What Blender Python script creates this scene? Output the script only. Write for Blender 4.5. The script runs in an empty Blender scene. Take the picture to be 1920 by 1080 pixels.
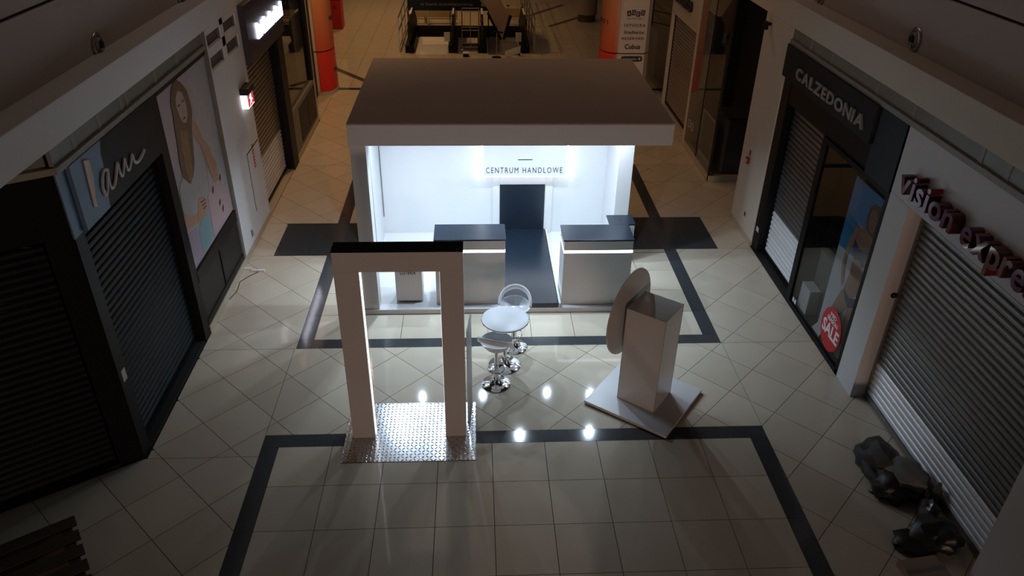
import bpy, bmesh, math, random
from mathutils import Vector, Matrix, noise
random.seed(7)
S = bpy.context.scene
COL = S.collection
PI = math.pi

# ------------------------------------------------------------------ camera
cam_d = bpy.data.cameras.new('camera')
cam = bpy.data.objects.new('camera', cam_d); COL.objects.link(cam)
r_ = Vector((0.9988068, -0.0462697, 0.0156216)); u_ = Vector((0.0107341, 0.5200621, 0.854061)); w_ = Vector((0.0476414, 0.8528743, -0.5199383))
mw = Matrix(((r_.x, u_.x, -w_.x, 1.6353), (r_.y, u_.y, -w_.y, -5.8941), (r_.z, u_.z, -w_.z, 6.0268), (0, 0, 0, 1)))
cam.matrix_world = mw
cam_d.sensor_width = 36.0; cam_d.lens = 36.0 * 1426.26 / 1920; cam_d.clip_end = 200
S.camera = cam
CAM = Vector((1.6353, -5.8941, 6.0268))

# ------------------------------------------------------------------ world, exposure, lamps
S.view_settings.view_transform = 'Standard'; S.view_settings.look = 'None'
S.view_settings.exposure = 0.0; S.view_settings.gamma = 1.0; S.view_settings.use_curve_mapping = False
S.cycles.use_denoising = True
S.cycles.max_bounces = 8; S.cycles.transparent_max_bounces = 12
S.cycles.sample_clamp_indirect = 4.0
wd = bpy.data.worlds.new('mall_night'); S.world = wd; wd.use_nodes = True
bg = wd.node_tree.nodes['Background']; bg.inputs[0].default_value = (1.0, 0.82, 0.70, 1); bg.inputs[1].default_value = 0.010

def lamp(name, kind, loc, energy, color, size=0.1, rot=None, spread=None, spot=None):
    d = bpy.data.lights.new(name, kind); d.energy = energy; d.color = color
    if kind == 'AREA':
        d.shape = 'DISK'; d.size = size
        if spread: d.spread = spread
    else:
        d.shadow_soft_size = size
    if kind == 'SPOT' and spot: d.spot_size = spot; d.spot_blend = 0.6
    o = bpy.data.objects.new(name, d); COL.objects.link(o); o.location = loc
    if rot: o.rotation_euler = rot
    return o
COOL = (0.66, 0.82, 1.0)
SPOTS = [(0.42, 3.9), (1.19, 3.55), (2.33, 3.5), (3.48, 3.55), (0.69, 4.5), (1.74, 4.52), (2.87, 4.57), (3.62, 4.5)]  # first entry is an extra downlight added to lift the left white wall
for i, (x, y) in enumerate(SPOTS):                               # the downlights in the kiosk ceiling, added one included
    lamp('kiosk_downlight', 'AREA', (x, y, 2.515), 20.5, COOL, 0.04, spread=math.radians(152))
WARM = (1.0, 0.56, 0.24)
for (x, y, z, e) in [(-0.9, 18.0, 6.0, 300), (-1.8, 24.0, 6.0, 400), (-1.2, 10.5, 6.4, 400), (5.2, 9.0, 6.4, 60), (4.2, 20.5, 6.0, 15), (4.4, 26.0, 6.0, 30)]:
    lamp('concourse_lamp', 'SPOT', (x, y, z), e, WARM, 0.25, spot=math.radians(125))     # night lamps over the far concourse
lamp('overhead_fill_lamp', 'POINT', (2.1, 7.5, 10.5), 170, (1.0, 0.70, 0.53), 2.5)          # unseen fill lamp, added to brighten the kiosk roof and fascias
for x in (-1.0, 2.0, 5.0):
    lamp('gallery_lamp', 'POINT', (x, -45.0, 2.6), 3400, (1.0, 0.66, 0.50), 1.0)   # lamps far down the mall behind the camera

# ------------------------------------------------------------------ materials
def mat(name, col, rough=0.5, metal=0.0, emit=None, es=0.0, vary=0.06, scale=6.0, bump=0.0, bscale=60.0, coat=0.0, rnd=0.0, spec=0.5):
    m = bpy.data.materials.new(name); m.use_nodes = True; nt = m.node_tree; b = nt.nodes['Principled BSDF']
    b.inputs['Roughness'].default_value = rough; b.inputs['Metallic'].default_value = metal
    b.inputs['Specular IOR Level'].default_value = spec
    if coat: b.inputs['Coat Weight'].default_value = coat; b.inputs['Coat Roughness'].default_value = 0.05
    tc = nt.nodes.new('ShaderNodeTexCoord'); nz = nt.nodes.new('ShaderNodeTexNoise'); nz.inputs['Scale'].default_value = scale; nz.inputs['Detail'].default_value = 4
    nt.links.new(tc.outputs['Object'], nz.inputs['Vector'])
    mx = nt.nodes.new('ShaderNodeMix'); mx.data_type = 'RGBA'
    c = list(col)
    mx.inputs[6].default_value = [v * (1 - vary) for v in c] + [1]; mx.inputs[7].default_value = [min(1, v * (1 + vary)) for v in c] + [1]
    nt.links.new(nz.outputs['Fac'], mx.inputs[0])
    out = mx.outputs[2]
    if rnd:
        oi = nt.nodes.new('ShaderNodeObjectInfo'); mr = nt.nodes.new('ShaderNodeMapRange'); mr.inputs[3].default_value = 1 - rnd; mr.inputs[4].default_value = 1 + rnd
        nt.links.new(oi.outputs['Random'], mr.inputs[0]); hs = nt.nodes.new('ShaderNodeHueSaturation'); nt.links.new(mr.outputs[0], hs.inputs['Value']); nt.links.new(out, hs.inputs['Color']); out = hs.outputs[0]
    nt.links.new(out, b.inputs['Base Color'])
    if bump:
        n2 = nt.nodes.new('ShaderNodeTexNoise'); n2.inputs['Scale'].default_value = bscale; bp = nt.nodes.new('ShaderNodeBump'); bp.inputs['Strength'].default_value = bump; bp.inputs['Distance'].default_value = 0.01
        nt.links.new(tc.outputs['Object'], n2.inputs['Vector']); nt.links.new(n2.outputs['Fac'], bp.inputs['Height']); nt.links.new(bp.outputs[0], b.inputs['Normal'])
    if emit:
        b.inputs['Emission Color'].default_value = list(emit) + [1]; b.inputs['Emission Strength'].default_value = es
    return m
def glass(name, tint=0.75, ior=1.5):
    m = bpy.data.materials.new(name); m.use_nodes = True; nt = m.node_tree
    for n in list(nt.nodes): nt.nodes.remove(n)
    o = nt.nodes.new('ShaderNodeOutputMaterial'); mx = nt.nodes.new('ShaderNodeMixShader'); fr = nt.nodes.new('ShaderNodeFresnel'); fr.inputs[0].default_value = ior
    t = nt.nodes.new('ShaderNodeBsdfTransparent'); t.inputs[0].default_value = (tint, tint, tint, 1); g = nt.nodes.new('ShaderNodeBsdfGlossy'); g.inputs['Roughness'].default_value = 0.02
    ge = nt.nodes.new('ShaderNodeNewGeometry'); mr = nt.nodes.new('ShaderNodeMapRange'); mr.inputs[3].default_value = ior; mr.inputs[4].default_value = 1 / ior   # same reflectance on both faces of the thin pane
    nt.links.new(ge.outputs['Backfacing'], mr.inputs[0]); nt.links.new(mr.outputs[0], fr.inputs[0])
    nt.links.new(fr.outputs[0], mx.inputs[0]); nt.links.new(t.outputs[0], mx.inputs[1]); nt.links.new(g.outputs[0], mx.inputs[2]); nt.links.new(mx.outputs[0], o.inputs[0])
    return m
def tread(name):                                                  # pressed five-bar pattern of the aluminium plate
    m = mat(name, (0.50, 0.51, 0.52), 0.22, 1.0, vary=0.05, scale=3)
    nt = m.node_tree; b = nt.nodes['Principled BSDF']; tc = nt.nodes.new('ShaderNodeTexCoord')
    sep = nt.nodes.new('ShaderNodeSeparateXYZ'); nt.links.new(tc.outputs['Object'], sep.inputs[0])
    def ma(op, a, b_=None):
        n = nt.nodes.new('ShaderNodeMath'); n.operation = op
        for i, v in enumerate((a, b_)):
            if v is None: continue
            if isinstance(v, (int, float)): n.inputs[i].default_value = v
            else: nt.links.new(v, n.inputs[i])
        return n.outputs[0]
    x = ma('MULTIPLY', sep.outputs[0], 22.0); y = ma('MULTIPLY', sep.outputs[1], 22.0)
    fx = ma('SUBTRACT', ma('FRACT', x), 0.5); fy = ma('SUBTRACT', ma('FRACT', y), 0.5)
    par = ma('SUBTRACT', ma('MULTIPLY', ma('MODULO', ma('ADD', ma('ABSOLUTE', ma('FLOOR', x)), ma('ABSOLUTE', ma('FLOOR', y))), 2.0), 2.0), 1.0)
    fyp = ma('MULTIPLY', fy, par)
    a = ma('MULTIPLY', ma('ADD', fx, fyp), 0.75); c = ma('MULTIPLY', ma('SUBTRACT', fx, fyp), 2.2)
    d = ma('SQRT', ma('ADD', ma('MULTIPLY', a, a), ma('MULTIPLY', c, c)))
    h = ma('MAXIMUM', ma('SUBTRACT', 0.55, d), 0.0)
    bp = nt.nodes.new('ShaderNodeBump'); bp.inputs['Strength'].default_value = 0.9; bp.inputs['Distance'].default_value = 0.010
    nt.links.new(h, bp.inputs['Height']); nt.links.new(bp.outputs[0], b.inputs['Normal'])
    return m
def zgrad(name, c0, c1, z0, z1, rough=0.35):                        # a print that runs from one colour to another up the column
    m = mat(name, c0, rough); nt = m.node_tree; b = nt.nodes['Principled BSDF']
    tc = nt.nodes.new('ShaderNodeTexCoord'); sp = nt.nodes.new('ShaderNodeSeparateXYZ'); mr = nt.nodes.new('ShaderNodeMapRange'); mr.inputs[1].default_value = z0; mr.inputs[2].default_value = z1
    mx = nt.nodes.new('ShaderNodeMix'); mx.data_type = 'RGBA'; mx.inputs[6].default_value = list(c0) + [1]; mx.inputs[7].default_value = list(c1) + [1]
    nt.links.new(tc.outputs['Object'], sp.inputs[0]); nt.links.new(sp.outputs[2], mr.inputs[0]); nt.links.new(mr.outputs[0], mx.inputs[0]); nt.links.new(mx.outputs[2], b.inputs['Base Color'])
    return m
M = {}
M['tile'] = mat('beige_stone', (0.58, 0.51, 0.40), 0.07, vary=0.07, scale=3.0, rnd=0.05, spec=0.3)
M['granite'] = mat('black_granite', (0.055, 0.060, 0.064), 0.09, vary=0.3, scale=40, rnd=0.08)
M['grout'] = mat('grout', (0.014, 0.012, 0.010), 0.95)
M['white'] = mat('white_laminate', (0.62, 0.62, 0.62), 0.32, vary=0.02)
M['rawboard'] = mat('raw_board', (0.42, 0.335, 0.29), 0.85, vary=0.06, scale=2)
M['whitegloss'] = mat('white_gloss_laminate', (0.62, 0.61, 0.60), 0.06, vary=0.02, spec=0.9)
M['counterwhite'] = mat('counter_laminate', (0.64, 0.64, 0.64), 0.16, vary=0.02, spec=0.35)
M['blacklam'] = mat('black_laminate', (0.008, 0.014, 0.023), 0.25, vary=0.06, scale=30)
M['blackgloss'] = mat('black_gloss', (0.006, 0.006, 0.008), 0.06, vary=0.1)
M['led'] = mat('led_strip', (1, 1, 1), 0.5, emit=(0.93, 0.96, 1.0), es=4.0)
M['ledlow'] = mat('led_strip_slim', (1, 1, 1), 0.5, emit=(0.95, 0.96, 1.0), es=1.8)
M['spot'] = mat('lamp_lens', (1, 1, 1), 0.5, emit=(0.85, 0.94, 1.0), es=3.0)
M['halo'] = mat('halo_strip', (1, 1, 1), 0.5, emit=(0.88, 0.95, 1.0), es=5.0)
M['ink'] = mat('dark_lettering', (0.012, 0.014, 0.02), 0.5)
M['chrome'] = mat('chrome', (0.86, 0.87, 0.88), 0.05, 1.0, vary=0.01)
M['steel'] = mat('brushed_steel', (0.45, 0.44, 0.42), 0.3, 1.0, vary=0.05, scale=20)
M['plastic'] = mat('white_plastic', (0.60, 0.61, 0.63), 0.35, vary=0.01)
M['acrylic'] = mat('translucent_white_acrylic', (0.80, 0.82, 0.85), 0.22, vary=0.01)
M['acrylic'].node_tree.nodes['Principled BSDF'].inputs['Transmission Weight'].default_value = 0.12
M['tread'] = tread('aluminium_tread_plate')
M['plaster'] = mat('white_plaster', (0.78, 0.78, 0.78), 0.75, vary=0.03, bump=0.02)
M['shopwhite'] = mat('shop_white_paint', (0.60, 0.60, 0.61), 0.5, vary=0.03)
M['plasterwarm'] = mat('cream_plaster', (0.62, 0.56, 0.48), 0.75, vary=0.04, bump=0.02)
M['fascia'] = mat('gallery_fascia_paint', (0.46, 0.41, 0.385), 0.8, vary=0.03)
M['groove'] = mat('shadow_gap', (0.05, 0.045, 0.04), 0.9)
M['vent'] = mat('vent_mesh', (0.16, 0.125, 0.11), 0.7, vary=0.1, scale=30)
M['louvre'] = mat('louvre_panel', (0.20, 0.20, 0.175), 0.45, vary=0.15, scale=4)
M['mullion'] = mat('grey_mullion', (0.26, 0.25, 0.22), 0.5)
M['baseboard'] = mat('stone_skirting', (0.46, 0.40, 0.30), 0.35, vary=0.06)
M['black'] = mat('black_paint', (0.006, 0.007, 0.008), 0.45, vary=0.15, spec=0.15)
M['blackmat'] = mat('black_matt', (0.006, 0.006, 0.007), 0.8, vary=0.15)
M['slatblack'] = mat('black_slat', (0.005, 0.009, 0.011), 0.5, 0.0, vary=0.1, spec=0.2)
M['slat'] = mat('aluminium_slat', (0.30, 0.29, 0.275), 0.34, 0.75, vary=0.06, rnd=0.06)
M['slatdark'] = mat('perforated_slat', (0.20, 0.195, 0.185), 0.42, 0.6, vary=0.25, scale=60, rnd=0.08)
M['slatlight'] = mat('solid_or_lit_slat', (0.82, 0.82, 0.83), 0.38, 0.15, vary=0.05, rnd=0.05)  # solid slats; on the graphite shutter the paleness is painted kiosk light
M['slatbrown'] = mat('bronze_slat', (0.36, 0.31, 0.25), 0.38, 0.6, vary=0.08, rnd=0.06)
M['slatcoal'] = mat('graphite_slat', (0.22, 0.22, 0.225), 0.33, 0.7, vary=0.15, rnd=0.08)
M['blue'] = mat('blue_print', (0.085, 0.16, 0.26), 0.4, vary=0.12, scale=3)
M['bluedark'] = mat('navy_panel', (0.012, 0.020, 0.027), 0.45, vary=0.15, spec=0.2)
M['photodark'] = mat('dark_photo_print', (0.016, 0.013, 0.011), 0.5, vary=0.9, scale=1.6, spec=0.15)
M['letterwhite'] = mat('pale_lettering', (0.58, 0.60, 0.62), 0.5)
M['lettergrey'] = mat('grey_lettering', (0.24, 0.235, 0.23), 0.45)
M['signlit'] = mat('lit_letters', (1, 1, 1), 0.5, emit=(0.86, 0.84, 1.0), es=6.0)
M['signnavy'] = mat('navy_sign', (0.014, 0.013, 0.028), 0.4)
M['exitlit'] = mat('exit_light_panel', (1, 1, 1), 0.5, emit=(1.0, 0.90, 0.93), es=1.6)
M['exitred'] = mat('exit_red', (0.55, 0.03, 0.07), 0.5, emit=(0.9, 0.10, 0.16), es=0.5)
M['red'] = mat('red_print', (0.50, 0.015, 0.025), 0.45, vary=0.06)
M['redglossy'] = mat('red_acrylic', (0.12, 0.004, 0.010), 0.07, vary=0.1)
M['darkred'] = mat('fire_red', (0.22, 0.02, 0.02), 0.5)
M['glass'] = glass('shop_glass', 0.82, 1.32)
M['glassclear'] = glass('clear_glass', 0.9, 1.4)
M['wooddark'] = mat('dark_wood_panel', (0.028, 0.024, 0.022), 0.5, vary=0.35, scale=12, spec=0.2)
M['darkframe'] = mat('dark_frame', (0.016, 0.015, 0.014), 0.5, vary=0.1, spec=0.2)
M['greyframe'] = mat('grey_frame', (0.16, 0.155, 0.145), 0.45)
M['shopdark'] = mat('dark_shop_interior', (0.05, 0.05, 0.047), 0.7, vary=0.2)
M['plinth'] = mat('grey_display_plinth', (0.13, 0.135, 0.13), 0.6)
M['cubewhite'] = mat('white_display_cube', (0.60, 0.62, 0.62), 0.5)
M['directory'] = mat('directory_white', (0.62, 0.56, 0.50), 0.45, vary=0.03)
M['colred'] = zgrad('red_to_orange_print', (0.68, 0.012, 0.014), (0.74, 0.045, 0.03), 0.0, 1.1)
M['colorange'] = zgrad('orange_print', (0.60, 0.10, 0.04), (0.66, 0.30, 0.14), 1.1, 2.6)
M['brownstone'] = mat('brown_stone', (0.10, 0.065, 0.04), 0.2, vary=0.15, scale=20)
M['stool_gap'] = M['chrome']
M['rubber'] = mat('black_rubber', (0.01, 0.01, 0.01), 0.6, vary=0.1)
M['bagblack'] = mat('black_bag', (0.012, 0.012, 0.012), 0.45, vary=0.3, scale=12)
M['bagdark'] = mat('dark_grey_fabric', (0.05, 0.052, 0.05), 0.7, vary=0.2, scale=12)
M['baggrey'] = mat('grey_fabric', (0.16, 0.165, 0.165), 0.75, vary=0.15, scale=12)
M['plasticbag'] = mat('grey_plastic_bag', (0.12, 0.12, 0.12), 0.25, vary=0.2, scale=14)
M['carton'] = mat('brown_carton', (0.30, 0.23, 0.17), 0.75)
M['woodold'] = mat('old_pallet_wood', (0.05, 0.035, 0.022), 0.8, vary=0.3, scale=9)
M['yellow'] = mat('yellow_paint', (0.62, 0.48, 0.04), 0.5)
M['pinkpanel'] = mat('pale_cladding', (0.50, 0.36, 0.29), 0.6)
M['paleplate'] = mat('pale_ribbed_metal', (0.75, 0.73, 0.70), 0.4, vary=0.12, scale=14)
M['palewood'] = mat('pale_wood_board', (0.62, 0.46, 0.24), 0.5, vary=0.1)
M['paper'] = mat('white_paper', (0.75, 0.75, 0.74), 0.6)
M['coltop'] = mat('grey_column_paint', (0.36, 0.31, 0.26), 0.6)
M['skin'] = mat('print_skin', (0.46, 0.27, 0.19), 0.4, vary=0.12, scale=5)
M['skinpale'] = mat('print_pale_skin', (0.42, 0.31, 0.26), 0.4, vary=0.12, scale=5)
M['hair'] = mat('print_brown_hair', (0.13, 0.085, 0.06), 0.4, vary=0.35, scale=8)
M['hairgold'] = mat('print_golden_hair', (0.25, 0.15, 0.07), 0.4, vary=0.3, scale=8)
M['printpink'] = mat('print_pale_pink', (0.44, 0.36, 0.38), 0.35, vary=0.08, scale=1.5)
M['printpinkbag'] = mat('print_pink_bag', (0.48, 0.35, 0.36), 0.35, vary=0.06)
M['printgrey'] = mat('print_pale_grey', (0.40, 0.40, 0.41), 0.35, vary=0.15, scale=6)
M['printteal'] = mat('print_teal', (0.22, 0.36, 0.38), 0.35, vary=0.15, scale=5)
M['printlilac'] = mat('print_lilac', (0.36, 0.30, 0.37), 0.35, vary=0.08)
M['printink'] = mat('print_dark', (0.03, 0.022, 0.02), 0.4)
M['printsky'] = mat('print_sky_blue', (0.14, 0.40, 0.85), 0.3, vary=0.1, scale=3)
M['printsea'] = mat('print_sea_blue', (0.04, 0.34, 0.70), 0.3, vary=0.15, scale=3)
M['printsand'] = mat('print_pale_sand', (0.66, 0.74, 0.78), 0.3, vary=0.08, scale=5)
M['printbikini'] = mat('print_navy_bikini', (0.04, 0.07, 0.20), 0.4, vary=0.3, scale=14)

# ------------------------------------------------------------------ mesh helpers
class MB:
    def __init__(s): s.v = []; s.f = []
    def add(s, vs, fs):
        n = len(s.v); s.v += [tuple(v) for v in vs]; s.f += [tuple(i + n for i in f) for f in fs]; return s
    def box(s, a, b):
        x0, y0, z0 = [min(p, q) for p, q in zip(a, b)]; x1, y1, z1 = [max(p, q) for p, q in zip(a, b)]
        return s.add([(x0, y0, z0), (x1, y0, z0), (x1, y1, z0), (x0, y1, z0), (x0, y0, z1), (x1, y0, z1), (x1, y1, z1), (x0, y1, z1)],
                     [(0, 3, 2, 1), (4, 5, 6, 7), (0, 1, 5, 4), (1, 2, 6, 5), (2, 3, 7, 6), (3, 0, 4, 7)])
    def prism(s, pts, vec):                                        # planar polygon (3D points) pushed along vec
        n = len(pts); p = [Vector(q) for q in pts]; v = Vector(vec); q = [a + v for a in p]
        nn = Vector((0, 0, 0))
        for i in range(n): nn += p[i].cross(p[(i + 1) % n])
        idx = list(range(n))
        f0, f1 = tuple(idx), tuple(i + n for i in reversed(idx))
        sides = [(i, i + n, (i + 1) % n + n, (i + 1) % n) for i in range(n)]
        if nn.dot(v) > 0: f0, f1 = tuple(reversed(f0)), tuple(reversed(f1)); sides = [tuple(reversed(t)) for t in sides]
        return s.add(p + q, [f0, f1] + sides)
    def lathe(s, prof, c=(0, 0, 0), n=32):                          # profile [(r, z)...] turned about z
        vs = []; fs = []; m = len(prof)
        for i in range(n):
            a = 2 * PI * i / n
            for (r, z) in prof: vs.append((c[0] + r * math.cos(a), c[1] + r * math.sin(a), c[2] + z))
        for i in range(n):
            j = (i + 1) % n
            for k in range(m - 1): fs.append((i * m + k, j * m + k, j * m + k + 1, i * m + k + 1))
        return s.add(vs, fs)
    def cyl(s, a, b, r, n=12, r2=None):
        a = Vector(a); b = Vector(b); d = (b - a).normalized(); t = d.orthogonal().normalized(); w = d.cross(t); r2 = r if r2 is None else r2
        vs = []
        for c, q in ((a, r), (b, r2)):
            for i in range(n): vs.append(c + (t * math.cos(2 * PI * i / n) + w * math.sin(2 * PI * i / n)) * q)
        fs = [(i, (i + 1) % n, n + (i + 1) % n, n + i) for i in range(n)] + [tuple(reversed(range(n))), tuple(range(n, 2 * n))]
        return s.add(vs, fs)
    def tube(s, path, r, n=8, closed=False, flat=None):             # flat=(a,b): elliptical section, a across, b along up
        p = [Vector(q) for q in path]; m = len(p); vs = []; fs = []
        for i in range(m):
            d = (p[(i + 1) % m] - p[i - 1]) if closed else (p[min(i + 1, m - 1)] - p[max(i - 1, 0)])
            d.normalize(); up = Vector((0, 0, 1)) if abs(d.z) < 0.95 else Vector((1, 0, 0)); t = d.cross(up).normalized(); w = t.cross(d)
            rr = r[i] if isinstance(r, (list, tuple)) else r
            a, b = flat if flat else (rr, rr)
            for k in range(n): vs.append(p[i] + t * a * math.cos(2 * PI * k / n) + w * b * math.sin(2 * PI * k / n))
        for i in range(m if closed else m - 1):
            j = (i + 1) % m
            for k in range(n): fs.append((i * n + k, i * n + (k + 1) % n, j * n + (k + 1) % n, j * n + k))
        if not closed: fs += [tuple(range(n)), tuple((m - 1) * n + k for k in reversed(range(n)))]
        return s.add(vs, fs)
    def mesh(s, name, m=None, off=None, smooth=False):
        me = bpy.data.meshes.new(name)
        vs = s.v if off is None else [(a - off[0], b - off[1], c - off[2]) for a, b, c in s.v]
        me.from_pydata(vs, [], s.f)
        if m: me.materials.append(m)
        if smooth:
            me.shade_smooth(); me.set_sharp_from_angle(angle=math.radians(38))
        me.update(); return me
def wloc(o):
    p = Vector((0, 0, 0))
    while o: p += o.location; o = o.parent
    return p
def link(name, me, parent=None):
    o = bpy.data.objects.new(name, me); COL.objects.link(o)
    if parent: o.parent = parent
    return o
def put(name, mb, m, parent=None, smooth=False, bevel=0.0, local=False):
    off = None if (parent is None or local) else wloc(parent)
    o = link(name, mb.mesh(name, m, off, smooth), parent)
    if bevel:
        b = o.modifiers.new('bevel', 'BEVEL'); b.width = bevel; b.segments = 2; b.limit_method = 'ANGLE'
    return o
def B(a, b): return MB().box(a, b)
def thing(name, label, cat, loc=(0, 0, 0), rz=0.0, group=None):
    o = bpy.data.objects.new(name, None); COL.objects.link(o); o.location = loc; o.rotation_euler = (0, 0, rz); o.empty_display_size = 0.1
    return tag(o, label, cat, group)
def tag(o, label, cat, group=None):
    o['label'] = label; o['category'] = cat
    if group: o['group'] = group
    return o
def struct(name, mb, m, label=None, bevel=0.0, smooth=False):
    o = put(name, mb, m, bevel=bevel, smooth=smooth); o['kind'] = 'structure'; o['label'] = label or name.replace('_', ' '); o['category'] = 'wall' if 'wall' in name else name.split('_')[0]
    return o

# text as flat or extruded mesh, fitted into a box of given width and height
def text_verts(s, extr=0.0, bold=0.0, spacing=1.0, shear=0.0):
    cu = bpy.data.curves.new('t', 'FONT'); cu.body = s; cu.extrude = extr; cu.offset = bold; cu.space_character = spacing; cu.shear = shear; cu.resolution_u = 3
    cu.fill_mode = 'BOTH'
    o = bpy.data.objects.new('t', cu); COL.objects.link(o); dg = bpy.context.evaluated_depsgraph_get()
    me = bpy.data.meshes.new_from_object(o.evaluated_get(dg)); bpy.data.objects.remove(o); bpy.data.curves.remove(cu)
    vs = [v.co.copy() for v in me.vertices]; fs = [tuple(p.vertices) for p in me.polygons]; bpy.data.meshes.remove(me)
    return vs, fs
AX = {'right': (Vector((0, -1, 0)), Vector((0, 0, 1)), Vector((-1, 0, 0))), 'left': (Vector((0, 1, 0)), Vector((0, 0, 1)), Vector((1, 0, 0))), 'front': (Vector((1, 0, 0)), Vector((0, 0, 1)), Vector((0, -1, 0)))}
def text_mb(s, org, w, h, side, depth=0.004, bold=0.0, spacing=1.0, shear=0.0, mb=None):
    """org: lower left corner of the text on its plane; depth stands out of the plane"""
    vs, fs = text_verts(s, 0.05, bold, spacing, shear)
    x0 = min(v.x for v in vs); x1 = max(v.x for v in vs); y0 = min(v.y for v in vs); y1 = max(v.y for v in vs)
    u, v_, n = AX[side]; o = Vector(org)
    out = [o + u * ((p.x - x0) / (x1 - x0) * w) + v_ * ((p.y - y0) / (y1 - y0) * h) + n * ((p.z + 0.05) / 0.1 * depth) for p in vs]
    mb = mb or MB(); return mb.add(out, fs)
def letters(s, org, w, h, side, m, parent, depth=0.02, bold=0.02, gap=0.12, hs=None):
    """one object per letter, spread over width w"""
    dat = [text_verts(c, 0.05, bold) for c in s]; ws = [max(p.x for p in d[0]) - min(p.x for p in d[0]) for d in dat]
    hh = max(max(p.y for p in d[0]) for d in dat); tot = sum(ws) + gap * (len(s) - 1); k = w / tot; u, v_, n = AX[side]; x = 0.0
    for c, d, wi in zip(s, dat, ws):
        x0 = min(p.x for p in d[0])
        out = [Vector(org) + u * (x + (p.x - x0)) * k + v_ * (p.y / hh * h) + n * ((p.z + 0.05) / 0.1 * depth) for p in d[0]]
        put('letter', MB().add(out, d[1]), m, parent); x += wi + gap
XL, XR = -2.0, 6.28
def WB(side, y0, y1, z0, z1, d0, d1):                              # box on a shop wall; d is measured from the wall plane into the corridor
    return B((XL + d0, y0, z0), (XL + d1, y1, z1)) if side == 'left' else B((XR - d0, y0, z0), (XR - d1, y1, z1))
def flat_print(name, pts, side, d, m, parent, t=0.0015):            # a printed shape: polygon of (y, z) on a wall-parallel plane
    x = XL + d if side == 'left' else XR - d
    return put(name, MB().prism([(x, y, z) for y, z in pts], (t if side == 'left' else -t, 0, 0)), m, parent)

# ------------------------------------------------------------------ floor
def clip(poly, x0, x1, y0, y1):
    for ax, val, sg in ((0, x0, 1), (0, x1, -1), (1, y0, 1), (1, y1, -1)):
        out = []
        for i in range(len(poly)):
            a, b = poly[i], poly[(i + 1) % len(poly)]; da, db = sg * (a[ax] - val), sg * (b[ax] - val)
            if da >= 0: out.append(a)
            if (da > 0 and db < 0) or (da < 0 and db > 0):
                t = da / (da - db); out.append((a[0] + (b[0] - a[0]) * t, a[1] + (b[1] - a[1]) * t))
        poly = out
        if len(poly) < 3: return []
    return poly
def area(p): return 0.5 * abs(sum(p[i][0] * p[(i + 1) % len(p)][1] - p[(i + 1) % len(p)][0] * p[i][1] for i in range(len(p))))
PIECES = []                                                        # (polygon, 'tile' | 'border_tile')
G = 0.0032
def diag(x0, x1, y0, y1):
    k = 0.4243; r = k - G * 1.414
    cx0, cy0 = 0.566, 1.878                                          # centre of one diagonal tile
    for i in range(-40, 60):
        for j in range(-40, 60):
            c = (cx0 + (i + j) * k, cy0 + (i - j) * k)
            if c[0] < x0 - k or c[0] > x1 + k or c[1] < y0 - k or c[1] > y1 + k: continue
            p = clip([(c[0] - r, c[1]), (c[0], c[1] - r), (c[0] + r, c[1]), (c[0], c[1] + r)], x0 + G, x1 - G, y0 + G, y1 - G)
            if p and area(p) > 0.002: PIECES.append((p, 'tile'))
def ortho(x0, x1, y0, y1, ox=0.0, oy=0.0, st=0.6):
    i = math.floor((x0 - ox) / st)
    while ox + i * st < x1:
        j = math.floor((y0 - oy) / st)
        while oy + j * st < y1:
            a, b = max(x0, ox + i * st), min(x1, ox + (i + 1) * st); c, d = max(y0, oy + j * st), min(y1, oy + (j + 1) * st)
            if b - a > 0.02 and d - c > 0.02: PIECES.append(([(a + G, c + G), (b - G, c + G), (b - G, d - G), (a + G, d - G)], 'tile'))
            j += 1
        i += 1
def border(x0, x1, y0, y1):
    lx = (x1 - x0) >= (y1 - y0); n = max(1, round((x1 - x0 if lx else y1 - y0) / 0.6))
    for i in range(n):
        if lx: a, b, c, d = x0 + (x1 - x0) * i / n, x0 + (x1 - x0) * (i + 1) / n, y0, y1
        else: a, b, c, d = x0, x1, y0 + (y1 - y0) * i / n, y0 + (y1 - y0) * (i + 1) / n
        g = 0.001
        PIECES.append(([(a + g, c + g), (b - g, c + g), (b - g, d - g), (a + g, d - g)], 'border_tile'))
# near rectangle
ortho(-0.6, 4.8, -3.6, 0.6, 0, 0)
border(-0.79, 5.0, 0.6, 0.8); border(-0.79, -0.6, -3.6, 0.6); border(4.8, 5.0, -3.6, 0.6)
diag(-0.79, 5.0, 0.8, 2.49)                                       # diagonal tiles between the rectangles
border(-0.77, 4.99, 2.49, 2.69); border(-0.77, -0.57, 2.69, 5.07); border(4.79, 4.99, 2.69, 5.19)
border(-0.77, -0.57, 6.24, 8.9); border(4.79, 4.99, 6.40, 8.9); border(-0.57, 4.79, 8.7, 8.9)
border(-1.63, -0.03, 5.07, 5.66); border(-1.63, -0.03, 5.66, 6.24); border(4.25, 5.71, 5.19, 5.8); border(4.25, 5.71, 5.8, 6.4)
ortho(-0.57, 4.79, 2.69, 5.07, 0, 0.29 + 2.4 - 0.0)
ortho(-0.03, 4.25, 5.07, 6.4, 0, 0.29 + 2.4); ortho(-0.57, 4.79, 6.40, 8.7, 0, 0.29 + 2.4)
ortho(-0.57, -0.03, 6.24, 6.40, 0, 2.69); ortho(4.25, 4.79, 5.07, 5.19, 0, 2.69)
diag(-3.9, -0.79, -3.6, 0.46); diag(-2.0, -0.79, 0.46, 2.49); diag(-2.0, -0.77, 2.49, 5.07); diag(-2.0, -1.63, 5.07, 6.24); diag(-2.0, -0.77, 6.24, 8.9)
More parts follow.
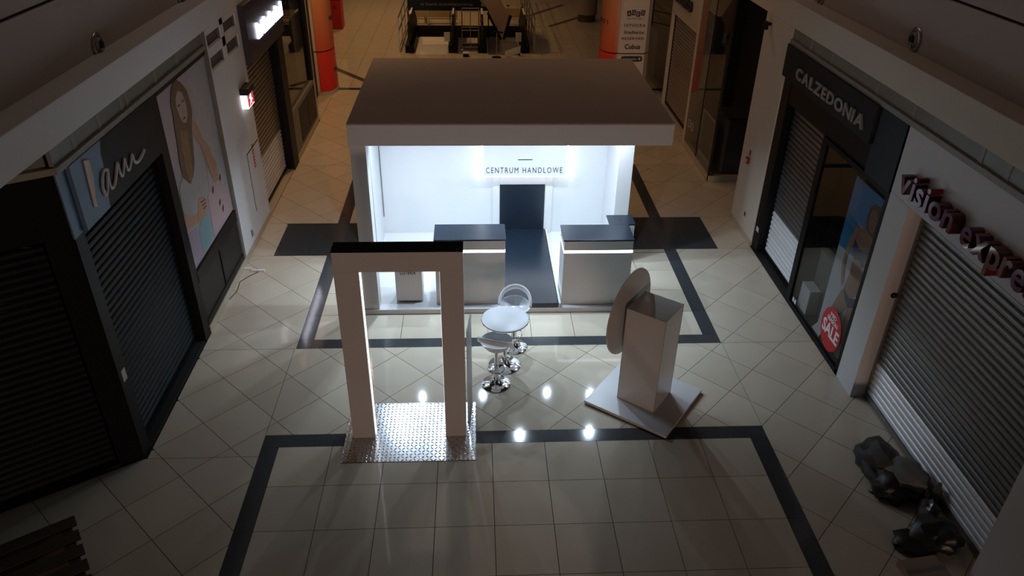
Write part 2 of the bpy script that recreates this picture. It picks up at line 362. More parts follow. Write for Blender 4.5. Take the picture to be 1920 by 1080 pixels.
diag(5.0, 6.55, -3.6, 2.49); diag(4.99, 6.28, 2.49, 5.19); diag(5.71, 6.28, 5.19, 6.4); diag(4.99, 7.4, 6.4, 8.0); diag(4.99, 6.28, 8.0, 8.9)
diag(-2.0, 6.28, 8.9, 14.1); diag(-4.0, -2.0, 11.75, 14.1); diag(6.28, 6.75, 10.0, 14.1)
border(-4.0, 4.8, 14.1, 14.3)
# far concourse: square tiles around the escalator pit
ortho(-5.0, 9.0, 14.3, 19.9, 0.15, 14.3); ortho(-5.0, -0.3, 19.9, 31.0, 0.15, 14.3); ortho(3.4, 9.0, 19.9, 31.0, 0.15, 14.3); ortho(-0.3, 3.4, 21.7, 31.0, 0.15, 14.3)
def view_score(p):
    c = Vector((sum(q[0] for q in p) / len(p), sum(q[1] for q in p) / len(p), 0)) - CAM
    z = c.dot(w_); x = 1426 * c.dot(r_) / z; y = 1426 * c.dot(u_) / z
    vis = 1.0 if abs(x) < 1010 and abs(y) < 580 and z > 0 else 0.02
    cx, cy = c.x + CAM.x, c.y + CAM.y
    if 0.2 < cx < 3.9 and 3.6 < cy < 7.5: vis *= 0.02              # under and behind the kiosk
    return vis * area(p) * (-c.z) / c.length ** 3
floor_mb = MB().box((-5, -4, -0.12), (9, 14, -0.010)).box((-5, 14, -0.12), (-0.3, 31, -0.010)).box((3.4, 14, -0.12), (9, 31, -0.010)).box((-0.3, 14, -0.12), (3.4, 19.9, -0.010)).box((-0.3, 21.7, -0.12), (3.4, 31, -0.010))
floor = struct('floor', floor_mb, M['grout'], 'beige stone tiled mall floor with black granite borders'); floor['category'] = 'floor'
for kind, m in (('tile', M['tile']), ('border_tile', M['granite'])):
    ps = sorted([p for p, k in PIECES if k == kind], key=view_score, reverse=True)
    for p in ps[:298]: put(kind, MB().prism([(x, y, -0.010) for x, y in p], (0, 0, 0.010)), m, floor)
    rest = MB()
    for p in ps[298:]: rest.prism([(x, y, -0.010) for x, y in p], (0, 0, 0.010))
    if rest.v:
        o = put('tile_field' if kind == 'tile' else 'border_field', rest, m, floor); o['kind'] = 'stuff'
# slanting brown inlay strip in the far concourse
st = MB()
for (a, b) in (((-2.35, 16.2), (-0.9, 14.42)), ((4.3, 21.6), (5.6, 23.2)), ((3.6, 23.2), (5.2, 25.4))):
    d = (Vector((b[0], b[1], 0)) - Vector((a[0], a[1], 0))).normalized() * 0.09; n = Vector((-d.y, d.x, 0))
    A, C = Vector((a[0], a[1], 0.0)), Vector((b[0], b[1], 0.0))
    st.prism([A - n, C - n, C + n, A + n], (0, 0, 0.003))
put('inlay_strip', st, M['brownstone'], floor)

# ------------------------------------------------------------------ upper bands, fascias, cores
for side, nm in (('left', 'left'), ('right', 'right')):
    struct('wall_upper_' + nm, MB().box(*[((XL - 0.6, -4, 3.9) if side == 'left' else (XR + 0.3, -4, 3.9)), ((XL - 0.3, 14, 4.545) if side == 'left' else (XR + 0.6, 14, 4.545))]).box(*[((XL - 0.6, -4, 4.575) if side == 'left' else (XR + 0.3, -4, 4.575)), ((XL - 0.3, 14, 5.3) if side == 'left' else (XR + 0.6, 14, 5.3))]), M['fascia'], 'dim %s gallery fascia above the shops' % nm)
    struct('trim_1' if side == 'left' else 'trim_2', WB(side, -4, 14, 4.54, 4.58, -0.6, -0.33), M['groove'], 'dark shadow gap in the %s gallery fascia' % nm)
    struct('trim_3' if side == 'left' else 'trim_4', WB(side, -4, 14, 3.58, 3.92, -0.6, 0.0), M['plaster' if side == 'left' else 'plasterwarm'], 'pale ledge band above the %s shops' % nm, bevel=0.006)
# louvre strips under the bands, each panel its own piece
def louvres(name, side, edges, label):
    o = struct(name, WB(side, edges[0], edges[-1], 3.36, 3.42, -0.3, 0.012), M['mullion'], label)
    for a, b in zip(edges[:-1], edges[1:]):
        put('louvre_panel', WB(side, a + 0.025, b - 0.025, 3.42, 3.58, -0.06, -0.02), M['louvre'], o)
        put('mullion', WB(side, b - 0.025, b + 0.025, 3.42, 3.58, -0.06, -0.012), M['mullion'], o)
    return o
louvres('trim_5', 'left', [0.46, 0.9, 1.45, 2.0, 2.15, 3.0, 3.75, 4.8], 'grey louvre strip over the left shops')
louvres('trim_6', 'right', [-3.5, -2.2, -1.1, 0.1, 0.5, 1.75, 2.6, 3.9, 4.6, 5.28], 'grey louvre strip over the right shops')
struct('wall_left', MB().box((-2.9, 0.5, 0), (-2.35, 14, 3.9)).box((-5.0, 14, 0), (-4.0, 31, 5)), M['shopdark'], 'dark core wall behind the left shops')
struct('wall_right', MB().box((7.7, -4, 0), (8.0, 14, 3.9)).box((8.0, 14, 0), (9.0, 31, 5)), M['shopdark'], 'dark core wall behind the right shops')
struct('wall_far', B((-5, 31, 0), (9, 31.3, 5)), M['plasterwarm'], 'far end wall of the concourse')
# air nozzles on the fascias
def nozzle(side, y, z, label):
    s = 1 if side == 'left' else -1; x = (XL - 0.3) if side == 'left' else (XR + 0.3)
    t = thing('air_nozzle', label, 'air vent', (x, y, z), group='round air nozzles')
    def ring(prof, n=28):
        mb = MB().lathe(prof, n=n); mb.v = [(s * c, a, b) for a, b, c in mb.v]
        if s < 0: mb.f = [tuple(reversed(f)) for f in mb.f]
        return mb
    put('flange', ring([(0.055, 0.0), (0.125, 0.0), (0.13, 0.012), (0.12, 0.022), (0.095, 0.026), (0.085, 0.012)]), M['steel'], t, smooth=True, local=True)
    put('throat', ring([(0.088, 0.014), (0.078, 0.038), (0.06, 0.05), (0.045, 0.03), (0.0, 0.005)]), M['greyframe'], t, smooth=True, local=True)
    mb = ring([(0.035, 0.034), (0.03, 0.055), (0.0, 0.06)]); put('jet_core', mb, M['darkframe'], t, smooth=True, local=True)
nozzle('left', 2.43, 3.99, 'nearer round metal air nozzle on the left gallery fascia'); nozzle('left', 5.1, 3.97, 'farther round metal air nozzle on the left fascia, cut by the top edge')
nozzle('right', 2.6, 4.05, 'nearer round metal air nozzle on the right gallery fascia'); nozzle('right', 5.27, 4.02, 'farther round metal air nozzle on the right fascia, cut by the top edge')

# ------------------------------------------------------------------ roller shutters
def shutter(label, side, y0, y1, z0, z1, d, m, h=0.08, low=0.0, mlow=None, depth=0.018, rails=None, nmax=60, stuff=False):
    x = (XL + d) if side == 'left' else (XR - d); s = 1 if side == 'left' else -1
    t = thing('roller_shutter', label, 'shutter', (x, (y0 + y1) / 2, z0))
    L = (y1 - y0) / 2
    def slat_mb(): return MB().prism([(0, -L, 0.004), (s * depth * 0.55, -L, h * 0.12), (s * depth, -L, h * 0.45), (s * depth * 0.8, -L, h * 0.75), (s * 0.003, -L, h * 0.94), (-s * 0.01, -L, h * 0.94), (-s * 0.01, -L, 0.004)], (0, 2 * L, 0))
    ma = slat_mb().mesh('slat', m); mb_ = slat_mb().mesh('slat', mlow) if mlow else ma
    n = int((z1 - z0 - 0.06) / h); allm = MB()
    for i in range(n):
        z = 0.06 + i * h
        if stuff:
            q = slat_mb(); allm.add([(a, b, c + z) for a, b, c in q.v], q.f)
        else:
            o = link('slat', mb_ if (mlow and z + z0 < low) else ma, t); o.location = (0, 0, z)
    if stuff: put('slat_curtain', allm, m, t, local=True)['kind'] = 'stuff'
    put('bottom_bar', B((-s * 0.012, -L, 0.0), (s * 0.022, L, 0.058)), rails or M['greyframe'], t, local=True)
    for q in (-1, 1): put('guide_rail', B((-s * 0.03, q * L - 0.02, 0), (s * 0.03, q * L + 0.02, z1 - z0)), rails or m, t, local=True)
    return t

# ------------------------------------------------------------------ left side
# black corner shop, front turned away from the corridor
ang = math.atan2(-0.77, -1.2)
t = thing('angled_shopfront', 'black shuttered shop front turned round the near left corner', 'shopfront', (-2.02, 0.47, 0), ang)
put('frame', MB().box((0.0, -0.35, 0), (0.25, 0.0, 3.36)).box((0.25, -0.35, 2.75), (3.6, -0.02, 3.36)), M['black'], t, local=True)
sl = MB().prism([(0, 0, 0.004), (0, 0.01, 0.01), (0, 0.02, 0.036), (0, 0.014, 0.06), (0, 0.002, 0.076), (0, -0.01, 0.076), (0, -0.01, 0.004)], (3.3, 0, 0)).mesh('slat', M['slatblack'])
for i in range(33):
    o = link('slat', sl, t); o.location = (0.27, -0.09, 0.06 + i * 0.08)
put('threshold', B((0.2, -0.12, 0), (3.6, 0.0, 0.05)), M['blackmat'], t, local=True)
put('ledge', B((0.0, -0.3, 3.36), (3.6, 0.02, 3.42)), M['mullion'], t, local=True)
for i in range(3): put('louvre_panel', B((0.05 + i * 1.1, -0.12, 3.42), (1.1 + i * 1.1, -0.06, 3.58)), M['louvre'], t, local=True)
# blue-signed shop
t = thing('script_sign_shopfront', 'dark shop front with blue corner post and black frame, left foreground', 'shopfront', (-2.0, 1.6, 0))
put('corner_post', WB('left', 0.46, 0.64, 2.72, 3.36, -0.33, -0.02), M['blue'], t)
put('lower_post', WB('left', 0.46, 0.64, 0, 2.72, -0.33, -0.02), M['black'], t)
put('jamb', WB('left', 2.68, 2.88, 0, 3.36, -0.33, 0.0), M['black'], t, bevel=0.004)
put('threshold', WB('left', 0.64, 2.68, 0, 0.03, -0.33, -0.02), M['blackmat'], t)
put('entry_sticker', WB('left', 0.52, 0.60, 1.02, 1.16, -0.02, -0.017), M['letterwhite'], t)
shutter('black roller shutter below the blue script sign', 'left', 0.66, 2.66, 0.03, 2.72, -0.14, M['slatblack'], rails=M['black'])
t = thing('script_sign', 'shop sign half blue half dark with pale handwritten lettering', 'sign', (-1.99, 1.6, 2.72))
flat_print('blue_panel', [(0.64, 2.72), (1.15, 2.72), (1.24, 3.1), (1.25, 3.25), (1.31, 3.36), (0.64, 3.36)], 'left', -0.02, M['blue'], t, 0.04)
flat_print('dark_panel', [(1.15, 2.72), (2.66, 2.72), (2.66, 3.36), (1.31, 3.36), (1.25, 3.25), (1.24, 3.1)], 'left', -0.02, M['photodark'], t, 0.04)
def stroke(pts, rad):
    return MB().tube([(XL + 0.03, y, z) for y, z in pts], rad, 8)
put('letter', stroke([(0.93, 3.31), (0.915, 3.15), (0.87, 2.86)], [0.030, 0.034, 0.014]), M['letterwhite'], t)
def smooth_path(p, n=4):
    out = []
    for i in range(len(p) - 1):
        a, b, c, d = p[max(i - 1, 0)], p[i], p[i + 1], p[min(i + 2, len(p) - 1)]
        for k in range(n):
            q = k / n; out.append(tuple(0.5 * (2 * b[j] + (c[j] - a[j]) * q + (2 * a[j] - 5 * b[j] + 4 * c[j] - d[j]) * q * q + (3 * b[j] - a[j] - 3 * c[j] + d[j]) * q ** 3) for j in range(2)))
    return out + [p[-1]]
scr = [(1.27, 3.07), (1.19, 3.09), (1.12, 3.03), (1.09, 2.95), (1.11, 2.88), (1.16, 2.90), (1.22, 2.99), (1.27, 3.07), (1.235, 2.96), (1.25, 2.885), (1.32, 2.885), (1.43, 2.97), (1.50, 3.045), (1.495, 2.96), (1.53, 2.895), (1.60, 2.95), (1.67, 3.025), (1.665, 2.95), (1.70, 2.89), (1.78, 2.93), (1.86, 2.995), (1.865, 2.93), (1.92, 2.885), (2.03, 2.89), (2.17, 2.93)]
for a, b in ((0, 12), (11, len(scr))): put('letter', stroke(smooth_path(scr[a:b + 1]), 0.018), M['letterwhite'], t)
# poster of a woman
t = thing('fashion_poster', 'tall fashion poster of a long-haired woman with a pink handbag, left wall', 'poster', (-2.0, 3.8, 0.98))
put('backing', WB('left', 2.88, 4.76, 0.98, 3.30, -0.05, -0.03), M['printpink'], t)
flat_print('white_ground', [(4.0, 3.28), (4.75, 3.28), (4.75, 1.0), (4.2, 1.0), (4.0, 2.0)], 'left', -0.0295, M['printgrey'], t)
flat_print('lilac_ground', [(2.9, 1.0), (3.30, 1.0), (3.32, 1.42), (2.9, 1.5)], 'left', -0.0295, M['printlilac'], t)
flat_print('skirt', [(3.39, 1.42), (3.76, 1.48), (3.78, 1.02), (3.32, 1.02), (3.30, 1.3)], 'left', -0.0275, M['printteal'], t)
flat_print('bag', [(3.85, 1.6), (4.13, 1.69), (4.53, 1.58), (4.74, 1.30), (4.74, 1.02), (3.80, 1.02)], 'left', -0.0265, M['printpinkbag'], t)
for q in ((4.05, 1.60), (4.42, 1.63), (4.3, 1.2), (4.22, 1.33)): flat_print('bag_clasp', [(q[0], q[1]), (q[0] + 0.07, q[1] + 0.05), (q[0] + 0.09, q[1] + 0.01), (q[0] + 0.03, q[1] - 0.06)], 'left', -0.0245, M['printink'], t)
flat_print('bag_handle', [(3.95, 1.62), (4.0, 1.95), (4.15, 2.3), (4.3, 2.15), (4.42, 1.68), (4.39, 1.68), (4.28, 2.08), (4.15, 2.24), (4.03, 1.95), (3.98, 1.62)], 'left', -0.025, M['skinpale'], t)
flat_print('dress', [(3.45, 2.74), (3.71, 2.64), (3.82, 2.45), (3.97, 2.1), (4.09, 1.71), (3.92, 1.62), (3.58, 1.70), (3.45, 1.46), (3.0, 1.62), (2.95, 1.85), (2.99, 2.1), (3.15, 2.18)], 'left', -0.026, M['printgrey'], t)
flat_print('arm', [(3.84, 2.71), (4.0, 2.59), (4.11, 2.31), (4.27, 2.09), (4.42, 1.89), (4.34, 1.64), (4.22, 1.66), (4.16, 1.78), (4.07, 2.06), (3.98, 2.31), (3.84, 2.47), (3.71, 2.64)], 'left', -0.0235, M['skin'], t)
flat_print('forearm', [(2.88, 1.80), (3.24, 1.61), (3.44, 1.56), (3.36, 1.45), (2.92, 1.56), (2.89, 1.64)], 'left', -0.0235, M['skin'], t)
flat_print('hand', [(3.45, 1.66), (3.52, 1.73), (3.75, 1.65), (3.78, 1.60), (3.74, 1.47), (3.58, 1.42), (3.49, 1.43), (3.33, 1.46), (3.39, 1.56)], 'left', -0.022, M['skin'], t)
for k in range(3): flat_print('finger_line', [(3.56 + 0.02 * k, 1.66 - 0.055 * k), (3.74, 1.625 - 0.05 * k), (3.74, 1.615 - 0.05 * k), (3.56 + 0.02 * k, 1.645 - 0.055 * k)], 'left', -0.0205, M['printink'], t)
flat_print('hair', [(3.61, 3.285), (3.75, 3.21), (3.88, 3.08), (3.93, 2.91), (3.92, 2.77), (3.80, 2.62), (3.72, 2.41), (3.64, 2.19), (3.50, 2.05), (3.34, 2.02), (3.18, 2.18), (3.17, 2.37), (3.22, 2.59), (3.25, 2.77), (3.28, 2.9), (3.30, 3.09), (3.38, 3.2), (3.5, 3.275)], 'left', -0.0215, M['hair'], t)
flat_print('hair_lock', [(3.40, 2.72), (3.60, 2.62), (3.58, 2.35), (3.52, 2.1), (3.38, 2.0), (3.30, 2.2), (3.33, 2.5)], 'left', -0.0205, M['hairgold'], t)
flat_print('face', [(3.58, 3.16), (3.70, 3.10), (3.76, 2.93), (3.74, 2.8), (3.64, 2.73), (3.54, 2.76), (3.47, 2.87), (3.43, 3.0), (3.46, 3.1)], 'left', -0.0195, M['skinpale'], t)
for nm, q, w, h in (('eye', (3.52, 2.99), 0.05, 0.014), ('eye', (3.67, 3.0), 0.05, 0.014), ('mouth', (3.61, 2.80), 0.06, 0.014), ('nose', (3.61, 2.88), 0.02, 0.03)):
    flat_print(nm, [(q[0] - w, q[1]), (q[0], q[1] - h), (q[0] + w, q[1]), (q[0], q[1] + h)], 'left', -0.018, M['printink'] if nm != 'nose' else M['skin'], t)
t = thing('poster_frame', 'dark frame with wood panels below the fashion poster', 'frame', (-2.0, 3.8, 0))
put('top_rail', WB('left', 2.88, 4.76, 3.30, 3.36, -0.08, 0.0), M['darkframe'], t)
put('middle_rail', WB('left', 2.88, 4.76, 0.80, 0.97, -0.08, 0.005), M['darkframe'], t)
put('bottom_rail', WB('left', 2.88, 4.76, 0.13, 0.22, -0.08, 0.005), M['darkframe'], t)
for a, b in ((2.90, 3.80), (3.84, 4.74)): put('wood_panel', WB('left', a, b, 0.22, 0.80, -0.08, -0.012), M['wooddark'], t, bevel=0.004)
put('divider', WB('left', 3.80, 3.84, 0.22, 0.80, -0.08, 0.003), M['black'], t)
put('side_strip', WB('left', 4.76, 4.85, 0.1, 3.58, -0.08, 0.008), M['greyframe'], t)
struct('baseboard_left', WB('left', 2.88, 6.55, 0, 0.11, -0.2, 0.012), M['baseboard'], 'pale stone skirting under the poster and white wall', bevel=0.004)
# white wall piece with vents and hatch
struct('wall_left_white', MB().box((XL - 0.3, 4.85, 0.1), (XL, 6.55, 3.02)).box((XL - 0.3, 4.85, 3.02), (XL - 0.1, 6.55, 3.58)).box((XL - 0.1, 4.85, 3.02), (XL, 4.92, 3.58)).box((XL - 0.1, 5.58, 3.02), (XL, 5.73, 3.58)).box((XL - 0.1, 6.38, 3.02), (XL, 6.55, 3.58)).box((XL - 0.1, 4.92, 3.20), (XL, 6.38, 3.33)).box((XL - 0.1, 4.92, 3.50), (XL, 6.38, 3.58)), M['plaster'], 'white plaster wall between poster and bronze shutter')
for a, ya in (('nearer', 4.92), ('farther', 5.73)):
    for b, za in (('lower', 3.02), ('upper', 3.33)):
        t = thing('vent_grille', '%s %s brown vent grille high on the white wall' % (b, a), 'vent', (-2.0, ya + 0.33, za), group='four vent grilles on the white wall')
        w = 0.66 if ya < 5 else 0.65
        put('mesh_panel', WB('left', ya, ya + w, za, za + (0.18 if za < 3.2 else 0.17), -0.09, -0.05), M['vent'], t)
        for yr in (ya, ya + w - 0.02): put('rim', B((XL - 0.05, yr, za), (XL - 0.02, yr + 0.02, za + 0.17)), M['greyframe'], t)
t = thing('exit_sign', 'small lit emergency exit sign with red face on the white wall', 'sign', (-2.0, 6.15, 2.2))
put('housing', WB('left', 5.95, 6.35, 2.36, 2.46, 0.0, 0.13), M['darkframe'], t, bevel=0.01)
put('light_panel', WB('left', 5.97, 6.33, 2.14, 2.36, 0.0, 0.10), M['exitlit'], t)
put('red_face', WB('left', 5.99, 6.31, 2.16, 2.35, 0.10, 0.106), M['exitred'], t)
flat_print('running_figure', [(6.06, 2.17), (6.12, 2.24), (6.10, 2.29), (6.05, 2.28), (6.12, 2.32), (6.16, 2.34), (6.19, 2.31), (6.18, 2.26), (6.25, 2.24), (6.17, 2.22), (6.2, 2.17), (6.13, 2.21)], 'left', 0.106, M['exitlit'], t, 0.002)
t = thing('access_hatch', 'flush white access hatch with red warning marks in the white wall', 'hatch', (-1.999, 6.15, 0.46))
put('panel', WB('left', 5.80, 6.48, 0.48, 1.44, 0.0, 0.006), M['plaster'], t)
put('gap', MB().box((XL, 5.78, 0.46), (XL + 0.003, 5.80, 1.46)).box((XL, 5.78, 1.44), (XL + 0.003, 6.5, 1.46)), M['groove'], t)
for z in (1.33, 1.22, 1.11):
    o = put('red_mark', WB('left', 6.08, 6.17, z, z + 0.085, 0.006, 0.009), M['red'], t)
    put('white_symbol', WB('left', 6.105, 6.145, z + 0.025, z + 0.06, 0.009, 0.011), M['paper'], o)
put('black_mark', WB('left', 6.10, 6.16, 1.44, 1.50, 0.006, 0.009), M['ink'], t)
t = thing('wall_hook', 'small grey hook low on the white wall', 'hook', (-2.0, 5.35, 0.28)); put('plate', WB('left', 5.31, 5.36, 0.22, 0.34, 0, 0.008), M['greyframe'], t); put('hook', MB().tube([(XL + 0.008, 5.335, 0.32), (XL + 0.03, 5.335, 0.31), (XL + 0.03, 5.335, 0.25), (XL + 0.008, 5.335, 0.24)], 0.006, 6), M['steel'], t)
# second left shop
t = thing('night_shopfront', 'shop front with dark fascia and black post beside the white wall', 'shopfront', (-2.0, 7.8, 0))
put('fascia', WB('left', 6.55, 9.0, 2.66, 3.58, -0.3, 0.10), M['signnavy'], t, bevel=0.006)
put('black_post', WB('left', 8.66, 9.08, 0, 2.66, -0.3, 0.02), M['black'], t, bevel=0.004)
put('threshold', WB('left', 6.55, 8.66, 0, 0.02, -0.3, 0.0), M['baseboard'], t)
shutter('bronze roller shutter under the lit sign on the left', 'left', 6.60, 8.64, 0.02, 2.66, -0.16, M['slatbrown'], low=0.85, mlow=M['slatlight'], rails=M['darkframe'])
t = thing('lit_shop_sign', 'glowing white script letters on the dark fascia at upper left', 'sign', (-1.9, 8.0, 2.95))
letters('intimissimi', (XL + 0.10, 7.08, 2.97), 1.86, 0.24, 'left', M['signlit'], t, depth=0.03, bold=0.03, gap=0.06)
# display window with low wall
t = thing('display_window_base', 'low grey wall with dark inset panels under the left display window', 'low wall', (-2.0, 10.3, 0))
put('base', WB('left', 9.08, 11.55, 0.12, 1.02, -0.3, 0.0), M['greyframe'], t, bevel=0.006)
for a, b in ((9.72, 10.58), (10.62, 11.48)): put('inset_panel', WB('left', a, b, 0.2, 0.92, 0.0, 0.008), M['wooddark'], t, bevel=0.003)
put('kerb', WB('left', 9.08, 11.55, 0, 0.12, -0.3, 0.012), M['baseboard'], t)
put('end_post', WB('left', 11.44, 11.58, 1.02, 3.58, -0.12, 0.0), M['black'], t)
struct('window_1', B((XL - 0.07, 9.08, 1.02), (XL - 0.06, 11.44, 3.58)), M['glass'], 'dark reflecting display window beyond the black post')
struct('wall_left_end', B((-4.0, 11.6, 0), (-2.02, 11.75, 3.6)), M['plasterwarm'], 'end wall beyond the left display window')
# plug lying by the skirting
t = thing('power_cable', 'white plug on a thin dark cable lying by the skirting', 'cable', (-1.78, 4.45, 0.0))
put('cord', MB().tube([(-1.98, 3.75, 0.006), (-1.93, 4.0, 0.006), (-1.96, 4.25, 0.006), (-1.86, 4.42, 0.006), (-1.75, 4.55, 0.006)], 0.005, 6), M['rubber'], t)
put('plug', MB().box((-1.86, 4.56, 0.0), (-1.66, 4.60, 0.03)).box((-1.99, 4.62, 0.0), (-1.88, 4.66, 0.03)), M['paper'], t, bevel=0.006)
# wooden pallet in the dark corner
t = thing('wooden_pallet', 'dark wooden slatted pallet on the floor at lower left', 'pallet', (-2.75, -1.22, 0), math.radians(33))
for i in range(5): put('slat', B((-0.75, -0.5 + i * 0.21, 0.07), (0.75, -0.36 + i * 0.21, 0.09)), M['woodold'], t, local=True, bevel=0.003)
for x in (-0.7, -0.05, 0.6): put('bearer', B((x, -0.5, 0.0), (x + 0.1, 0.48, 0.07)), M['woodold'], t, local=True)

# ------------------------------------------------------------------ right side
# dark shop with grey letters
t = thing('black_shopfront', 'black shop front with navy side panel on the right', 'shopfront', (6.28, 3.5, 0))
put('jamb', WB('right', 5.02, 5.28, 0, 2.90, -0.30, -0.02), M['black'], t, bevel=0.004)
put('price_tag', WB('right', 5.10, 5.20, 0.34, 0.42, -0.02, -0.016), M['letterwhite'], t)
put('navy_panel', WB('right', 1.76, 2.38, 2.56, 3.36, -0.3, 0.0), M['bluedark'], t)
put('lintel', WB('right', 2.38, 5.28, 2.56, 2.90, -0.3, -0.03), M['black'], t)
put('mullion', WB('right', 3.46, 3.60, 0, 2.56, -0.3, 0.0), M['black'], t, bevel=0.004)
put('sill', WB('right', 1.74, 3.46, 0, 0.07, -0.3, 0.0), M['black'], t)
put('end_frame', WB('right', 1.72, 1.79, 0, 2.56, -0.1, 0.0), M['black'], t)
put('threshold', WB('right', 3.6, 5.02, 0, 0.02, -0.3, 0.0), M['darkframe'], t)
put('head_rail', WB('right', 1.79, 3.46, 2.50, 2.56, -0.1, 0.0), M['black'], t)
shutter('graphite roller shutter of the black shop, pulled down', 'right', 3.62, 5.0, 0.02, 2.56, -0.16, M['slatcoal'], low=0.8, mlow=M['slatlight'], rails=M['black'])  # lower slats paler: the kiosk's reflection is put into their colour
t = thing('capital_letter_sign', 'black sign board with grey capital letters above the graphite shutter', 'sign', (6.28, 3.8, 2.9))
put('board', WB('right', 2.38, 5.28, 2.90, 3.36, -0.3, 0.04), M['blackmat'], t, bevel=0.004)
letters('CALZEDONIA', (XR - 0.04, 4.74, 3.01), 2.17, 0.155, 'right', M['lettergrey'], t, depth=0.025, bold=0.03, gap=0.09)
struct('window_2', B((XR + 0.02, 1.79, 0.07), (XR + 0.028, 3.46, 2.50)), M['glass'], 'display window glass of the black shop')
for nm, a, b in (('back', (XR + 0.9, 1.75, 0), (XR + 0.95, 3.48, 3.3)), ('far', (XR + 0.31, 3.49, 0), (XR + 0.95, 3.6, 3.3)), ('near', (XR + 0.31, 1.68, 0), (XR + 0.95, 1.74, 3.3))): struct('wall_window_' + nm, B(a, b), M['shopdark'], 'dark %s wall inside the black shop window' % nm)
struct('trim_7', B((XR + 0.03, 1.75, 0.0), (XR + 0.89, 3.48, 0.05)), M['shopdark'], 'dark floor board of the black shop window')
t = thing('beach_poster', 'beach poster of a woman in a dark bikini behind the shop glass', 'poster', (6.4, 2.35, 0.06))
D = -0.12
put('backing', WB('right', 1.93, 2.72, 0.06, 2.36, D - 0.02, D), M['printsand'], t)
flat_print('sky', [(1.93, 1.86), (2.72, 1.86), (2.72, 2.36), (1.93, 2.36)], 'right', D, M['printsky'], t)
flat_print('sea', [(1.93, 1.46), (2.72, 1.40), (2.72, 1.90), (2.3, 1.84), (1.93, 1.86)], 'right', D + 0.0006, M['printsea'], t)
flat_print('hair', [(2.15, 2.24), (2.01, 2.25), (1.95, 2.15), (1.95, 1.98), (1.97, 1.86), (2.05, 1.84), (2.19, 1.85), (2.24, 2.0), (2.23, 2.15)], 'right', D + 0.002, M['hairgold'], t)
flat_print('torso', [(2.4, 1.82), (2.2, 1.87), (2.01, 1.86), (1.95, 1.8), (1.95, 1.4), (1.97, 1.06), (2.1, 0.93), (2.26, 0.88), (2.32, 0.98), (2.28, 1.19), (2.28, 1.37), (2.35, 1.55), (2.36, 1.71)], 'right', D + 0.0028, M['skin'], t)
flat_print('face', [(2.16, 2.15), (2.06, 2.18), (1.99, 2.08), (2.0, 1.95), (2.08, 1.89), (2.15, 1.95), (2.18, 2.06)], 'right', D + 0.004, M['skin'], t)
for nm, q in (('eye', (2.12, 2.07)), ('eye', (2.04, 2.07)), ('mouth', (2.08, 1.96))): flat_print(nm, [(q[0] - 0.022, q[1]), (q[0], q[1] - 0.009), (q[0] + 0.022, q[1]), (q[0], q[1] + 0.009)], 'right', D + 0.0054, M['printink'], t)
flat_print('arm', [(2.4, 1.82), (2.31, 1.85), (2.34, 1.66), (2.43, 1.4), (2.42, 1.23), (2.35, 1.04), (2.38, 0.95), (2.50, 1.19), (2.51, 1.42), (2.47, 1.65)], 'right', D + 0.0042, M['skin'], t)
flat_print('bikini_top', [(2.36, 1.66), (2.22, 1.60), (2.08, 1.62), (1.97, 1.68), (1.95, 1.48), (2.05, 1.43), (2.15, 1.47), (2.25, 1.43), (2.34, 1.49)], 'right', D + 0.0044, M['printbikini'], t)
flat_print('leg', [(2.34, 0.95), (2.08, 0.86), (2.20, 0.67), (2.30, 0.50), (2.49, 0.50), (2.46, 0.62)], 'right', D + 0.0034, M['skin'], t)
flat_print('leg', [(2.10, 0.88), (1.95, 0.95), (1.96, 0.30), (2.08, 0.30), (2.12, 0.60)], 'right', D + 0.0038, M['skin'], t)
flat_print('bikini_bottom', [(2.31, 0.97), (2.14, 0.93), (1.96, 1.02), (1.97, 0.88), (2.10, 0.80), (2.2, 0.86)], 'right', D + 0.0052, M['printbikini'], t)
t = thing('sale_sticker', 'round red sale sticker with white words on the shop glass', 'sticker', (XR + 0.015, 2.17, 0.42))
put('disc', MB().prism([(XR + 0.018, 2.17 + 0.285 * math.cos(a), 0.42 + 0.305 * math.sin(a)) for a in [2 * PI * i / 40 for i in range(40)]], (-0.003, 0, 0)), M['red'], t)
put('large_word', text_mb('SALE', (XR + 0.015, 2.40, 0.30), 0.47, 0.19, 'right', 0.002, bold=0.03), M['paper'], t)
for tx, yt, zt, wt in (('MID', 2.26, 0.585, 0.17), ('SEASON', 2.32, 0.51, 0.30)): put('small_word', text_mb(tx, (XR + 0.015, yt, zt), wt, 0.06, 'right', 0.002, bold=0.03), M['paper'], t)
t = thing('display_plinth', 'grey plinth block standing in the dark shop window', 'plinth', (6.75, 3.0, 0.05)); put('body', B((6.55, 2.78, 0.05), (7.0, 3.40, 0.95)), M['plinth'], t, bevel=0.01); put('top_board', B((6.53, 2.76, 0.95), (7.02, 3.42, 0.97)), M['plinth'], t)
t = thing('display_cube', 'white display block low behind the shop glass', 'display block', (6.42, 3.15, 0.05)); put('body', B((6.36, 3.05, 0.05), (6.52, 3.35, 0.44)), M['cubewhite'], t, bevel=0.006); put('top_panel', B((6.36, 3.05, 0.44), (6.52, 3.35, 0.45)), M['paper'], t)
t = thing('wedge_card', 'pale folded card on the window floor beside the sale sticker', 'card', (6.42, 2.6, 0.05)); put('front_flap', MB().prism([(6.34, 2.5, 0.055), (6.34, 2.75, 0.055), (6.40, 2.70, 0.20), (6.40, 2.52, 0.20)], (0.004, 0, 0)), M['cubewhite'], t); put('rear_flap', MB().prism([(6.47, 2.5, 0.055), (6.47, 2.75, 0.055), (6.405, 2.70, 0.20), (6.405, 2.52, 0.20)], (0.004, 0, 0)), M['cubewhite'], t)
t = thing('glass_stickers', 'two small pale stickers low on the shop glass', 'sticker', (XR + 0.015, 3.36, 0.1))
